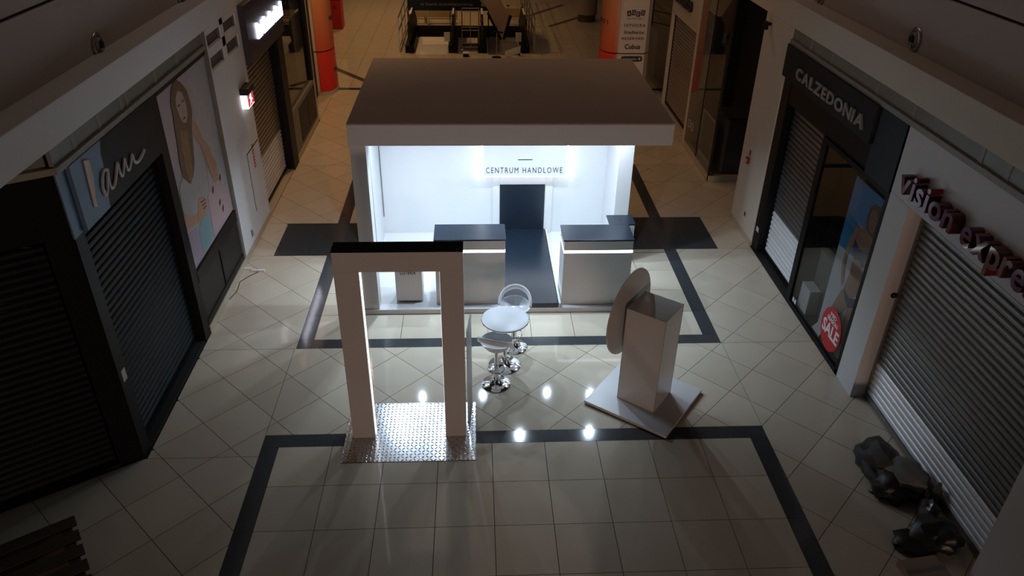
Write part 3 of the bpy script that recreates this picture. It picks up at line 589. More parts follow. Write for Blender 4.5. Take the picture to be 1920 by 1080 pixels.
for y in (3.34, 3.27): put('sticker', WB('right', y, y + 0.05, 0.10, 0.17, -0.02, -0.016), M['letterwhite'], t)
# white shop with red letters
struct('wall_right_white', MB().box((XR, 1.30, 0), (XR + 0.24, 1.72, 2.60)).box((XR, -4.0, 2.60), (XR + 0.24, 1.72, 3.36)).box((XR, -4.0, 0), (XR + 0.24, -1.35, 2.60)), M['shopwhite'], 'white portal of the shop with red letters', bevel=0.006)
shutter('wide perforated aluminium roller shutter at right foreground', 'right', -1.33, 1.28, 0.02, 2.60, -0.20, M['slatdark'], low=0.55, mlow=M['slatlight'], rails=M['slat'])
t = thing('lock_plate', 'small black key lock on the reveal of the white portal', 'lock', (6.42, 1.30, 1.49)); mb = MB().cyl((6.42, 1.30, 1.49), (6.42, 1.288, 1.49), 0.035, 16); put('rosette', mb, M['black'], t); put('key_slot', MB().cyl((6.42, 1.288, 1.49), (6.42, 1.284, 1.49), 0.012, 10), M['steel'], t)
for y, z in ((1.06, 0.16), (0.95, 0.10)):
    pass
t = thing('red_letter_sign', 'deep red three-dimensional lowercase letters on the white fascia', 'sign', (6.28, 0.4, 2.8))
letters('vision', (XR, 1.40, 2.76), 1.02, 0.245, 'right', M['redglossy'], t, depth=0.13, bold=0.02, gap=0.09)
letters('express', (XR, 0.22, 2.76), 1.25, 0.185, 'right', M['redglossy'], t, depth=0.13, bold=0.02, gap=0.07)
# cream column
struct('wall_right_column', B((XR, 5.28, 0), (XR + 0.6, 6.42, 3.58)), M['plasterwarm'], 'cream column between the dark shop and the glass recess', bevel=0.006)
struct('baseboard_right', WB('right', 5.28, 6.42, 0, 0.09, 0.0, 0.012), M['baseboard'], 'stone skirting of the cream column')
t = thing('fire_call_point', 'small red fire call point on the cream column', 'alarm', (6.28, 6.03, 1.25)); put('box', WB('right', 5.98, 6.08, 1.19, 1.29, 0, 0.05), M['darkred'], t, bevel=0.005); put('pictogram', WB('right', 6.0, 6.06, 1.33, 1.42, 0, 0.004), M['darkred'], t); put('glass_front', WB('right', 6.0, 6.06, 1.21, 1.27, 0.05, 0.054), M['letterwhite'], t)
t = thing('column_camera', 'small black device high on the cream column', 'camera', (6.28, 6.18, 3.4)); put('bracket', WB('right', 6.15, 6.2, 3.42, 3.46, 0, 0.05), M['black'], t); put('body', WB('right', 6.12, 6.22, 3.36, 3.48, 0.05, 0.11), M['black'], t, bevel=0.01)
t = thing('wall_socket', 'small switch low on the cream column', 'switch', (6.28, 5.75, 0.35)); put('plate', WB('right', 5.72, 5.79, 0.33, 0.41, 0, 0.006), M['greyframe'], t); put('button', WB('right', 5.74, 5.77, 0.35, 0.39, 0.006, 0.01), M['black'], t)
# recess and glass corner shop
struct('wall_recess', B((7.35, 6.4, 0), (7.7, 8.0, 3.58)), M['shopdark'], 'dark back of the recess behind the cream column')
struct('window_3', B((XR - 0.0, 8.06, 0.14), (XR + 0.008, 10.0, 3.5)), M['glass'], 'tall corridor glass of the corner shop')
struct('window_4', B((XR + 0.04, 8.0, 0.14), (7.35, 8.008, 3.5)), M['glass'], 'return glass of the corner shop in the recess')
t = thing('glass_shop_frame', 'thin dark frame and plinth of the glass corner shop', 'shopfront', (6.28, 9.0, 0))
put('plinth', MB().box((XR + 0.0, 8.0, 0), (XR + 0.10, 10.02, 0.13)).box((XR, 7.97, 0), (7.35, 8.06, 0.13)), M['baseboard'], t)
put('corner_post', B((XR - 0.005, 7.99, 0.13), (XR + 0.035, 8.05, 3.58)), M['darkframe'], t)
put('middle_post', B((XR - 0.005, 9.02, 0.13), (XR + 0.02, 9.05, 3.58)), M['darkframe'], t)
put('return_post', B((6.98, 7.995, 0.13), (7.0, 8.01, 3.58)), M['darkframe'], t)
put('top_rail', MB().box((XR, 8.0, 3.5), (XR + 0.03, 10.0, 3.58)).box((XR, 8.0, 3.5), (7.35, 8.03, 3.58)), M['darkframe'], t)
put('window_lettering', text_mb('DÓ', (XR - 0.003, 9.86, 0.50), 0.42, 0.22, 'right', 0.002, bold=-0.012), M['letterwhite'], t)
put('fine_print', text_mb('DEKORACJE', (XR - 0.003, 9.80, 0.36), 0.5, 0.05, 'right', 0.001), M['lettergrey'], t) if False else None
struct('wall_glass_shop_back', B((7.2, 8.1, 0), (7.3, 9.95, 3.5)), M['shopdark'], 'dark back wall inside the glass corner shop')
struct('wall_glass_shop_far', B((XR + 0.36, 9.96, 0), (7.3, 10.01, 3.5)), M['shopdark'], 'dark far wall inside the glass corner shop')
struct('trim_8', B((XR + 0.1, 8.06, 0), (7.19, 9.95, 0.1)), M['shopdark'], 'dark floor board of the glass corner shop')
t = thing('display_cabinet', 'tall pale cabinet standing inside the glass corner shop', 'cabinet', (6.85, 8.5, 0.1)); put('body', B((6.6, 8.2, 0.1), (7.1, 8.85, 1.2)), M['plinth'], t, bevel=0.01); put('top_board', B((6.57, 8.17, 1.2), (7.13, 8.88, 1.24)), M['shopdark'], t)
t = thing('framed_board', 'white-edged display board leaning inside the corner shop glass', 'board', (6.45, 8.9, 0.1)); put('panel', B((6.42, 8.45, 0.2), (6.44, 9.3, 1.05)), M['plinth'], t); put('white_edge', MB().box((6.405, 8.43, 0.18), (6.42, 8.46, 1.07)).box((6.405, 9.28, 0.18), (6.42, 9.31, 1.07)).box((6.405, 8.43, 1.04), (6.42, 9.31, 1.07)).box((6.405, 8.43, 0.1), (6.46, 9.31, 0.2)), M['cubewhite'], t)
# shop beyond with pink-white fascia
struct('wall_right_far', MB().box((6.28, 10.02, 0), (6.62, 10.16, 3.58)).box((6.44, 10.16, 2.25), (6.8, 13.05, 3.58)).box((6.44, 12.97, 0), (6.8, 13.06, 2.25)), M['plasterwarm'], 'pale surround of the far right shuttered shop')
t = shutter('far brownish roller shutter beyond the glass corner shop', 'right', 10.2, 12.95, 0.02, 2.25, -0.26, M['slatbrown'], rails=M['darkframe'])
t = thing('black_letter_sign', 'black lettering on the far pale fascia, cut by the top edge', 'sign', (6.44, 12.1, 2.6))
letters('mohito', (6.44, 12.85, 2.58), 1.6, 0.30, 'right', M['ink'], t, depth=0.05, bold=0.05, gap=0.03)
struct('window_5', B((6.56, 13.1, 0.1), (6.57, 15.5, 3.5)), M['glass'], 'glass wall beside the right directory column')
struct('wall_behind_glass', B((6.75, 13.1, 0), (6.8, 15.5, 3.5)), M['shopdark'], 'dark wall behind the far glass')

# ------------------------------------------------------------------ directory columns
def column(mirror, label):
    xc = 1.5; s = -1 if mirror else 1
    X = lambda x: xc + s * (x - xc)
    t = thing('directory_column', label, 'column', (X(5.6), 13.9, 0), group='red and white directory columns')
    off = 3 if mirror else 0
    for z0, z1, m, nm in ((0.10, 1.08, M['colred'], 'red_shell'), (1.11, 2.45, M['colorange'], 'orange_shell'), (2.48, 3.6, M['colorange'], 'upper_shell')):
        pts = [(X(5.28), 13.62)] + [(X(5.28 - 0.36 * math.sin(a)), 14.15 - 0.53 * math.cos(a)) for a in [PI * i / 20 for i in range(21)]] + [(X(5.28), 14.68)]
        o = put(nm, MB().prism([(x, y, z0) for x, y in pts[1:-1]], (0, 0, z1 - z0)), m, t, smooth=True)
    for z0, z1 in ((0.10, 1.08), (1.11, 2.45), (2.48, 3.6)):
        pts = [(5.26, 13.68), (5.36, 13.60), (6.0, 13.60), (6.12, 13.75), (6.12, 14.6), (5.26, 14.6)]
        put('white_panel', MB().prism([(X(x), y, z0) for x, y in pts], (0, 0, z1 - z0)), M['directory'], t)
    put('core', MB().prism([(X(x), y, 0.0) for x, y in [(5.0, 13.9), (5.3, 13.66), (6.0, 13.64), (6.10, 13.8), (6.1, 14.5), (5.1, 14.5)]], (0, 0, 3.6)), M['ink'], t)
    pl = [(X(5.28 - 0.38 * math.sin(a)), 14.15 - 0.56 * math.cos(a)) for a in [PI * i / 20 for i in range(21)]] + [(X(6.14), 14.65), (X(6.14), 13.72), (X(6.0), 13.58)]
    put('plinth', MB().prism([(x, y, 0) for x, y in pl], (0, 0, 0.09)), M['baseboard'], t)
    x0 = X(5.38) if s > 0 else X(5.98)
    F = lambda txt, z, h, w, dx=0.0, **k: text_mb(txt, (x0 + dx, 13.598, z), w, h, 'front', 0.003, **k)
    ink = M['ink']
    for i in range(4):                                            # a row of four tilted cards
        a = (0.12, -0.05, -0.04, -0.14)[i]; cx, cz = x0 + 0.13 + i * 0.115, 2.08 + (0.0, 0.02, -0.015, 0.015)[i]
        c, sn = math.cos(a), math.sin(a)
        o = put('card_emblem', MB().prism([(cx + p * c - q * sn, 13.599, cz + p * sn + q * c) for p, q in ((-0.05, -0.065), (0.05, -0.065), (0.05, 0.065), (-0.05, 0.065))], (0, -0.003, 0)), ink, t)
        put('card_letter', text_mb('AGED'[i], (cx - 0.025, 13.596, cz - 0.04), 0.05, 0.08, 'front', 0.002), M['directory'], o)
    put('lettering', F('lody dla ludzi !', 1.93, 0.045, 0.42, 0.08), ink, t)
    put('lettering', F('SEPHORA', 1.755, 0.075, 0.54, 0.03, bold=0.01, spacing=1.25), ink, t)
    put('lettering', F('Stradivarius', 1.585, 0.085, 0.52, 0.03, bold=0.015, shear=0.25), ink, t)
    put('lettering', F('RESERVED', 1.44, 0.065, 0.56, 0.0, bold=0.02, spacing=1.2), ink, t)
    put('lettering', F('Cubus', 1.21, 0.125, 0.40, 0.09, bold=0.03), ink, t)
    o = put('oval_emblem', MB().prism([(x0 + 0.30 + 0.27 * max(-1, min(1, 1.25 * math.cos(a))), 13.599, 0.965 + 0.07 * max(-1, min(1, 1.25 * math.sin(a)))) for a in [2 * PI * i / 32 for i in range(32)]], (0, -0.003, 0)), ink, t)
    put('emblem_word', text_mb('stokrotka', (x0 + 0.06, 13.596, 0.935), 0.36, 0.06, 'front', 0.002), M['directory'], o)
    put('emblem_flower', MB().prism([(x0 + 0.495 + (0.045 if i % 2 else 0.018) * math.cos(i * PI / 8), 13.596, 0.965 + (0.045 if i % 2 else 0.018) * math.sin(i * PI / 8)) for i in range(16)], (0, -0.002, 0)), M['directory'], o)
    for z in (0.30, 0.45, 0.60, 0.75):
        pass
    for txt, zz, h in (('PIĘTRO I', 1.78, 0.11), ('PIĘTRO I', 0.52, 0.10)):     # lettering wrapped round the curved shell
        vs, fs = text_verts(txt, 0.05); xa = min(v.x for v in vs); xb = max(v.x for v in vs); yb = max(v.y for v in vs); out = []
        for v in vs:
            q = (v.x - xa) / (xb - xa); a = (PI * 0.75 - q * PI * 0.50) if s > 0 else (PI * 0.38 + q * PI * 0.50); k = 1.0 + (v.z + 0.05) / 0.1 * 0.012 + 0.004
            out.append((X(5.28 - 0.36 * k * math.sin(a)), 14.15 - 0.53 * k * math.cos(a), zz + v.y / yb * h))
        put('floor_lettering', MB().add(out, fs), ink, t)
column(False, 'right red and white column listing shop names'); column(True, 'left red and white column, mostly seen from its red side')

# ------------------------------------------------------------------ kiosk
t = K = thing('exhibition_kiosk', 'white flat-roofed exhibition kiosk lit inside, centre of the mall', 'kiosk', (2.1, 4.8, 0))
W = M['white']
put('platform', B((0.06, 3.30, 0.0), (4.02, 6.42, 0.08)), W, t, bevel=0.006)
put('left_pillar', B((0.06, 3.32, 0.08), (0.26, 3.56, 2.54)), W, t, bevel=0.004)
put('side_wall', B((0.06, 4.70, 0.08), (0.11, 6.40, 2.54)), W, t)
put('side_wall', B((3.79, 4.70, 0.08), (4.01, 6.40, 2.54)), W, t, bevel=0.004)
put('back_wall', B((0.11, 5.70, 0.08), (3.79, 5.78, 2.54)), W, t)
put('rear_wall', B((0.11, 6.34, 0.08), (3.79, 6.40, 2.54)), W, t)
put('roof', B((0.05, 3.30, 2.54), (4.18, 6.42, 2.815)), W, t, bevel=0.004)
put('roof_board', B((0.05, 3.305, 2.815), (4.18, 6.42, 2.83)), M['rawboard'], t)
put('wall_joint', B((0.111, 5.675, 0.4), (0.125, 5.70, 2.54)), M['greyframe'], t)
put('walkway', B((2.06, 3.31, 0.08), (2.82, 5.70, 0.155)), M['blacklam'], t, bevel=0.004)
put('doorway_panel', B((2.055, 5.66, 0.155), (2.79, 5.70, 0.965)), M['blacklam'], t)
put('door_surround', MB().box((1.93, 5.672, 0.08), (2.05, 5.70, 1.10)).box((2.80, 5.672, 0.08), (2.92, 5.70, 1.10)).box((2.05, 5.672, 0.97), (2.80, 5.70, 1.10)), W, t, bevel=0.003)
put('walkway_edge', B((2.83, 3.31, 0.08), (2.86, 5.66, 0.15)), W, t)
sg = put('sign_board', B((1.78, 5.48, 1.20), (3.10, 5.53, 2.35)), W, t, bevel=0.004)
put('halo_light', MB().box((1.735, 5.56, 1.15), (1.775, 5.60, 2.35)).box((3.105, 5.56, 1.15), (3.145, 5.60, 2.35)).box((1.735, 5.56, 1.15), (3.145, 5.60, 1.19)), M['halo'], sg)
put('sign_mount', MB().box((1.9, 5.53, 1.3), (3.0, 5.70, 2.3)), W, sg)
put('sign_lettering', text_mb('CENTRUM HANDLOWE', (1.820, 5.479, 1.255), 1.225, 0.095, 'front', 0.003, bold=-0.006, spacing=1.3), M['ink'], sg)
put('sign_rule', B((2.33, 5.476, 1.475), (2.56, 5.479, 1.487)), M['ink'], sg)
for x, y in SPOTS:  # the added downlight gets a fitting as well
    dl = put('downlight', MB().lathe([(0.035, 0.008), (0.062, 0.0), (0.066, 0.008), (0.066, 0.014)], (x, y, 2.526), 20), M['chrome'], t, smooth=True)
    put('lens', MB().lathe([(0.0, 0.008), (0.036, 0.008)], (x, y, 2.526), 20), M['spot'], dl)
# counters
t = thing('reception_counter', 'white counter with black top and light band, left of the black walkway', 'counter', (1.56, 3.66, 0.08))
put('body', B((1.07, 3.43, 0.08), (2.05, 3.88, 0.925)), M['counterwhite'], t, bevel=0.004)
put('upper_body', B((1.07, 3.43, 0.965), (2.05, 3.88, 1.11)), M['counterwhite'], t, bevel=0.004)
put('recess', B((1.10, 3.45, 0.925), (2.03, 3.86, 0.965)), W, t)
put('light_band', MB().box((1.068, 3.428, 0.930), (2.052, 3.445, 0.960)).box((1.068, 3.445, 0.930), (1.083, 3.87, 0.960)).box((2.037, 3.445, 0.930), (2.052, 3.87, 0.960)), M['led'], t)
put('counter_top', B((1.06, 3.42, 1.11), (2.06, 3.90, 1.135)), M['blacklam'], t, bevel=0.003)
t = thing('corner_counter', 'white L-shaped counter with black top and light band, right of the walkway', 'counter', (3.36, 3.62, 0.08))
put('body', B((2.87, 3.39, 0.08), (3.84, 3.84, 0.925)), M['counterwhite'], t, bevel=0.004)
put('upper_body', B((2.87, 3.39, 0.965), (3.84, 3.84, 1.11)), M['counterwhite'], t, bevel=0.004)
put('recess', B((2.90, 3.41, 0.925), (3.82, 3.82, 0.965)), W, t)
put('light_band', MB().box((2.868, 3.388, 0.930), (3.842, 3.405, 0.960)).box((2.868, 3.405, 0.930), (2.883, 3.83, 0.960)), M['led'], t)
put('counter_top', B((2.86, 3.38, 1.11), (3.85, 3.86, 1.135)), M['blacklam'], t, bevel=0.003)
put('side_wing', B((3.58, 3.86, 0.08), (3.94, 4.16, 1.11)), W, t, bevel=0.004)
put('wing_top', B((3.57, 3.861, 1.11), (3.95, 4.17, 1.135)), M['blacklam'], t, bevel=0.003)
put('cable_slot', B((3.74, 3.95, 1.135), (3.755, 4.06, 1.138)), M['blackmat'], t)
# ballot box by the left pillar
t = thing('ballot_box_stand', 'white box stand with dark lettering seen through the portal', 'stand', (0.68, 3.62, 0.08))
put('foot', B((0.53, 3.53, 0.08), (0.83, 3.76, 0.11)), M['blackmat'], t)
put('body', B((0.49, 3.49, 0.11), (0.87, 3.80, 0.82)), W, t, bevel=0.004)
put('lid', B((0.48, 3.48, 0.82), (0.88, 3.81, 0.85)), W, t, bevel=0.004)
put('lettering', text_mb('LOTERIA', (0.565, 3.489, 0.548), 0.225, 0.052, 'front', 0.002, bold=0.02, spacing=1.1), M['ink'], t)

# ------------------------------------------------------------------ portal on its plate
t = thing('tread_plate', 'shiny aluminium tread plate on the floor under the portal', 'plate', (0.875, 0.825, 0))
put('sheet', B((0.13, 0.33, 0.0), (1.62, 1.32, 0.006)), M['tread'], t)
t = thing('portal_frame', 'tall white gate frame with black top and light strips inside', 'gate', (0.865, 0.82, 0.006))
put('leg', B((0.22, 0.72, 0.006), (0.47, 0.92, 2.195)), M['white'], t, bevel=0.003)
put('leg', B((1.275, 0.72, 0.006), (1.51, 0.92, 2.195)), M['white'], t, bevel=0.003)
put('lintel', B((0.22, 0.72, 2.195), (1.51, 0.92, 2.42)), M['white'], t, bevel=0.003)
put('top_cap', B((0.215, 0.715, 2.42), (1.515, 0.925, 2.432)), M['blackgloss'], t, bevel=0.002)
put('light_strip', MB().box((0.472, 0.765, 0.02), (0.484, 0.785, 1.72)), M['ledlow'], t)
put('light_strip', MB().box((0.472, 0.765, 1.73), (0.484, 0.785, 2.19)), M['ledlow'], t)
put('light_strip', MB().box((1.268, 0.825, 0.02), (1.275, 0.845, 2.19)), M['ledlow'], t)
t = thing('upright_board', 'slim white upright board standing behind the right leg of the portal', 'board', (1.555, 1.31, 0.006))
for nm, z0, z1, g in (('foot', 0.006, 0.014, 0.006), ('shaft', 0.014, 1.28, 0.0), ('cap', 1.28, 1.29, 0.003)):      # a thin upright board set at an angle
    put(nm, MB().prism([(1.526 - g, 0.96 - g, z0), (1.538 + g, 0.958 - g, z0), (1.580 + g, 1.312 + g, z0), (1.568 - g, 1.314, z0)], (0, 0, z1 - z0)), M['plastic'], t)

# ------------------------------------------------------------------ table and stools
def pedestal(t, zt, r):
    put('base', MB().lathe([(0.0, 0.0), (r, 0.0), (r, 0.008), (r * 0.93, 0.016), (r * 0.6, 0.026), (r * 0.33, 0.045), (r * 0.22, 0.075), (0.0, 0.08)], n=40), M['chrome'], t, smooth=True, local=True)
    put('column', MB().cyl((0, 0, 0.07), (0, 0, zt * 0.55), 0.033, 20).cyl((0, 0, zt * 0.55), (0, 0, zt), 0.024, 20), M['chrome'], t, smooth=True, local=True)
t = thing('bistro_table', 'small round white table on a chrome pedestal between two stools', 'table', (2.0, 2.06, 0))
pedestal(t, 0.70, 0.21)
put('tabletop', MB().lathe([(0.0, 0.70), (0.27, 0.70), (0.295, 0.708), (0.30, 0.718), (0.296, 0.728), (0.28, 0.732), (0.0, 0.732)], n=48), M['plastic'], t, smooth=True, local=True)
put('edge_band', MB().lathe([(0.299, 0.711), (0.3025, 0.714), (0.3025, 0.722), (0.299, 0.725)], n=48), M['chrome'], t, smooth=True, local=True)
def stool(loc, rz, label):
    t = thing('bar_stool', label, 'stool', loc, rz, 'two white bar stools with looped backs')
    pedestal(t, 0.56, 0.185)
    put('foot_ring', MB().tube([(0.11 * math.sin(a) + 0.0, -0.02 - 0.11 * math.cos(a) - 0.0, 0.24) for a in [2 * PI * i / 28 for i in range(28)]], 0.009, 8, closed=True).tube([(0, 0.0, 0.24), (0, 0.09, 0.24)], 0.008, 8), M['chrome'], t, smooth=True, local=True)
    put('lever', MB().tube([(0.0, 0, 0.53), (0.09, -0.02, 0.52), (0.15, -0.03, 0.51)], 0.006, 8), M['chrome'], t, smooth=True, local=True)
    # bowl: a lathe whose rim rises to the back
    n = 40; prof = [(0.0, 0.56), (0.07, 0.562), (0.13, 0.575), (0.175, 0.61), (0.20, 0.655), (0.205, 0.662), (0.198, 0.664), (0.17, 0.625), (0.12, 0.597), (0.06, 0.588), (0.0, 0.586)]
    mb = MB().lathe(prof, n=n); mb.v = [(x, y * 1.02, z + (0.030 * max(0, y) / 0.2 if math.hypot(x, y) > 0.16 else 0)) for x, y, z in mb.v]
    put('seat', mb, M['acrylic'], t, smooth=True, local=True)
    path = []
    for i in range(33):
        a = PI * i / 32
        path.append((0.205 * math.cos(a), 0.02 + 0.225 * math.sin(a) ** 0.9 if math.sin(a) > 0 else 0.02, 0.655 + 0.155 * math.sin(a) ** 0.8 if math.sin(a) > 1e-9 else 0.655))
    put('back_loop', MB().tube(path, 0.02, 12, flat=(0.020, 0.036)), M['acrylic'], t, smooth=True, local=True)
    return t
stool((2.14, 2.46, 0), math.radians(-8), 'white bar stool with looped back on the far side of the round table')
stool((1.88, 1.67, 0), math.radians(160), 'white bar stool nearest the camera, its back turned to us')

# ------------------------------------------------------------------ wheel stand
t = thing('prize_wheel_stand', 'white prize wheel on a box column and square base, seen from behind', 'stand', (3.69, 1.345, 0), math.radians(-37.5))
WG = M['whitegloss']
put('base_board', B((-0.545, -0.525, 0.015), (0.545, 0.525, 0.05)), M['white'], t, local=True, bevel=0.004)
put('base_edge', B((-0.53, -0.51, 0.0), (0.53, 0.51, 0.015)), M['greyframe'], t, local=True)
put('column', B((-0.245, -0.235, 0.05), (0.245, 0.235, 1.35)), WG, t, local=True, bevel=0.003)
put('column_seams', MB().box((0.2440, -0.2365, 0.05), (0.2465, -0.2325, 1.352)).box((-0.2465, -0.2365, 0.05), (-0.2440, -0.2325, 1.352)).box((-0.2465, -0.2365, 1.3495), (0.2465, -0.2335, 1.352)).box((0.2440, 0.2325, 0.05), (0.2465, 0.2365, 1.352)), M['greyframe'], t, local=True)
put('axle', MB().cyl((-0.245, -0.02, 1.17), (-0.30, -0.02, 1.17), 0.03, 16), M['steel'], t, local=True, smooth=True)
n = 64; put('wheel', MB().prism([(-0.30, -0.02 + 0.535 * math.cos(2 * PI * i / n), 1.17 + 0.535 * math.sin(2 * PI * i / n)) for i in range(n)], (-0.022, 0, 0)), M['white'], t, local=True, bevel=0.003)

# ------------------------------------------------------------------ bags at lower right
def blob(c, rad, seed, amp=0.25, sub=3, flat=True):
    bm = bmesh.new(); bmesh.ops.create_icosphere(bm, subdivisions=sub, radius=1.0)
    for v in bm.verts:
        n = noise.noise(v.co * 1.7 + Vector((seed, 0, 0))) + 0.55 * noise.noise(v.co * 4.1 + Vector((0, seed, 0)))
        v.co = v.co * (1 + amp * n)
        v.co = Vector((v.co.x * rad[0], v.co.y * rad[1], v.co.z * rad[2]))
        if flat and v.co.z < -0.55 * rad[2]: v.co.z = -0.55 * rad[2]
    mb = MB(); zmin = min(v.co.z for v in bm.verts)
    bm.verts.ensure_lookup_table(); mb.add([(v.co.x + c[0], v.co.y + c[1], v.co.z - zmin + c[2]) for v in bm.verts], [tuple(v.index for v in f.verts) for f in bm.faces]); bm.free(); return mb
t = thing('clothes_bundle', 'heap of dark clothes topped by grey cloth against the right shutter', 'clothes', (6.12, -0.1, 0))
put('dark_jacket', blob((6.08, 0.08, 0), (0.24, 0.26, 0.18), 1.3, 0.4), M['bagdark'], t, smooth=True)
put('black_cloth', blob((6.10, -0.26, 0), (0.26, 0.24, 0.13), 4.1, 0.4), M['bagblack'], t, smooth=True)
put('grey_cloth', blob((6.20, -0.20, 0.13), (0.20, 0.22, 0.10), 7.7, 0.35), M['baggrey'], t, smooth=True)
put('sleeve', MB().tube([(5.92, 0.1, 0.10), (5.88, -0.08, 0.08), (5.95, -0.28, 0.06), (6.08, -0.42, 0.05)], [0.05, 0.06, 0.055, 0.045], 10), M['bagdark'], t, smooth=True)
t = thing('rubbish_bag', 'black bag slumped on the floor at lower right corner', 'bag', (6.12, -0.95, 0))
put('sack', blob((6.16, -0.94, 0), (0.22, 0.20, 0.16), 2.2, 0.4), M['bagblack'], t, smooth=True)
put('folded_flap', blob((5.96, -0.98, 0), (0.24, 0.16, 0.06), 9.2, 0.35), M['bagblack'], t, smooth=True)
t = thing('plastic_bottle_bag', 'grey plastic bag with a bottle leaning behind the black bag', 'bag', (6.34, -0.6, 0))
put('bag', blob((6.26, -0.60, 0), (0.09, 0.11, 0.12), 5.2, 0.4), M['plasticbag'], t, smooth=True)
put('bottle', MB().lathe([(0.0, 0.0), (0.045, 0.0), (0.05, 0.02), (0.05, 0.2), (0.02, 0.26), (0.018, 0.30), (0.0, 0.30)], (6.40, -0.46, 0), 18), M['plasticbag'], t, smooth=True)
t = thing('carton_lid', 'flat pale carton on the floor at the bottom edge', 'carton', (5.86, -1.32, 0), math.radians(8))
put('lid', B((-0.2, -0.16, 0.0), (0.2, 0.14, 0.07)), M['carton'], t, local=True, bevel=0.006); put('tape', B((-0.2, -0.03, 0.07), (0.2, 0.01, 0.072)), M['baggrey'], t, local=True)

# ------------------------------------------------------------------ far concourse
# pit of the down escalator
struct('wall_pit', MB().box((-0.4, 19.9, -3.2), (-0.3, 21.7, -0.12)).box((3.4, 19.9, -3.2), (3.5, 21.7, -0.12)).box((-0.3, 21.7, -3.2), (3.4, 21.8, -0.12)).box((-0.3, 19.8, -3.2), (3.4, 19.9, -0.12)).box((-0.4, 19.8, -3.3), (3.5, 21.8, -3.2)), M['blackmat'], 'dark sides of the escalator pit')
def escalator(x0, x1, label, mp):
    xm = (x0 + x1) / 2; t = thing('escalator', label, 'escalator', (xm, 18.9, 0))
    a, b = x0 + 0.30, x1 - 0.30
    put('comb_plate', B((a, 17.72, 0.0), (b, 19.2, 0.012)), mp, t)
    for k in range(4): put('step', B((a, 19.22 + k * 0.18, 0.0), (b, 19.39 + k * 0.18, 0.016)), M['paleplate'] if mp is M['paleplate'] else M['greyframe'], t)
    for k in range(4): put('step', B((a, 19.96 + k * 0.36, -0.45 - 0.2 * k), (b, 20.31 + k * 0.36, -0.2 * (k + 1))), M['greyframe'], t)
    L = 1.3
    for xs in (x0 + 0.12, x1 - 0.12):
        prof = [(17.9, 0.0), (17.85, 0.55), (17.95, 0.86), (18.15, 0.93), (20.0, 0.93), (20.0 + L, 0.93 - 0.577 * L), (20.0 + L, -0.577 * L - 0.3), (20.0, -0.12), (19.9, 0.0)]
        put('balustrade', MB().prism([(xs - 0.02, y, z) for y, z in prof], (0.04, 0, 0)), M['black'], t)
        put('skirt', B((xs - 0.14, 17.9, 0), (xs + 0.14, 19.6, 0.24)), M['black'], t, bevel=0.02)
        put('handrail', MB().tube([(xs, 17.86, 0.45), (xs, 17.84, 0.70), (xs, 17.95, 0.90), (xs, 18.18, 0.955), (xs, 20.0, 0.955), (xs, 20.0 + L, 0.955 - 0.577 * L)], 0.035, 8), M['rubber'], t, smooth=True)
        put('rail_highlight', MB().prism([(xs - 0.03, 18.7, 0.990), (xs + 0.03, 18.7, 0.990), (xs + 0.03, 19.6, 0.990), (xs - 0.03, 19.6, 0.990)], (0, 0, 0.01)), M['paper'], t)  # white strip painted as the highlight along the handrail
    put('notice_plate', B((x1 - 0.40, 18.35, 0.25), (x1 - 0.22, 18.38, 0.52)), M['paper'], t)
    return t
escalator(-0.42, 1.14, 'left escalator with pale ribbed comb plate in front', M['paleplate'])
e = escalator(1.80, 3.36, 'right escalator with dark comb plate beside the roll cage', M['greyframe'])
put('side_cladding', MB().prism([(x, 19.62, z) for x, z in ((2.59, 0.03), (2.80, 0.76), (2.1, 2.0), (1.50, 2.0), (2.18, 0.84))], (0, 0.05, 0)), M['pinkpanel'], e)
put('cladding_edge', MB().prism([(2.61, 19.60, 0.03), (2.68, 19.60, 0.03), (2.90, 19.60, 0.76), (2.80, 19.60, 0.78)], (0, 0.05, 0)).prism([(2.50, 19.60, 0.03), (2.59, 19.60, 0.03), (2.17, 19.60, 0.84), (2.08, 19.60, 0.84)], (0, 0.05, 0)), M['black'], e)
for a, b, w in ((-0.10, 0.85, 'left'), (2.72, 3.10, 'right')):
    t = thing('low_barrier', 'low barrier with pale board closing the far side of the %s escalator' % w, 'barrier', ((a + b) / 2, 21.72, 0))
    put('board', B((a - 0.25, 21.74, 0.26), (b + 0.25, 21.78, 0.58)), M['palewood'], t)
    for z in (0.05, 0.22): put('rail', MB().cyl((a - 0.25, 21.72, z), (b + 0.25, 21.72, z), 0.018, 8), M['steel'], t, smooth=True)
    put('post', B(((a + b) / 2 - 0.28, 21.71, 0.0), ((a + b) / 2 - 0.25, 21.74, 0.58)), M['steel'], t)
    put('post', B(((a + b) / 2 + 0.45, 21.71, 0.0), ((a + b) / 2 + 0.48, 21.74, 0.58)), M['steel'], t)
def railing(pts, label, h=1.0):
    t = thing('guard_railing', label, 'railing', (pts[0][0], pts[0][1], 0))
    for (x, y) in pts: put('post', B((x - 0.02, y - 0.02, 0), (x + 0.02, y + 0.02, h)), M['steel'], t)
    a, b = pts[0], pts[-1]
    for z in (h, h * 0.62): put('rail', MB().cyl((a[0], a[1], z), (b[0], b[1], z), 0.022, 8), M['steel'], t, smooth=True)
    put('kick_bar', MB().cyl((a[0], a[1], 0.12), (b[0], b[1], 0.12), 0.015, 8), M['steel'], t, smooth=True)
    return t
railing([(-0.62, 18.0 + i * 1.25) for i in range(7)], 'steel guard railing along the left of the escalators')
railing([(3.52, 18.0 + i * 1.25) for i in range(7)], 'steel guard railing along the right of the escalators')
t = thing('information_board', 'dark information board with faint lettering above the left escalator', 'sign', (0.85, 19.6, 0.0))
put('panel', B((-0.44, 19.66, 0.90), (2.14, 19.72, 2.2)), M['bluedark'], t)
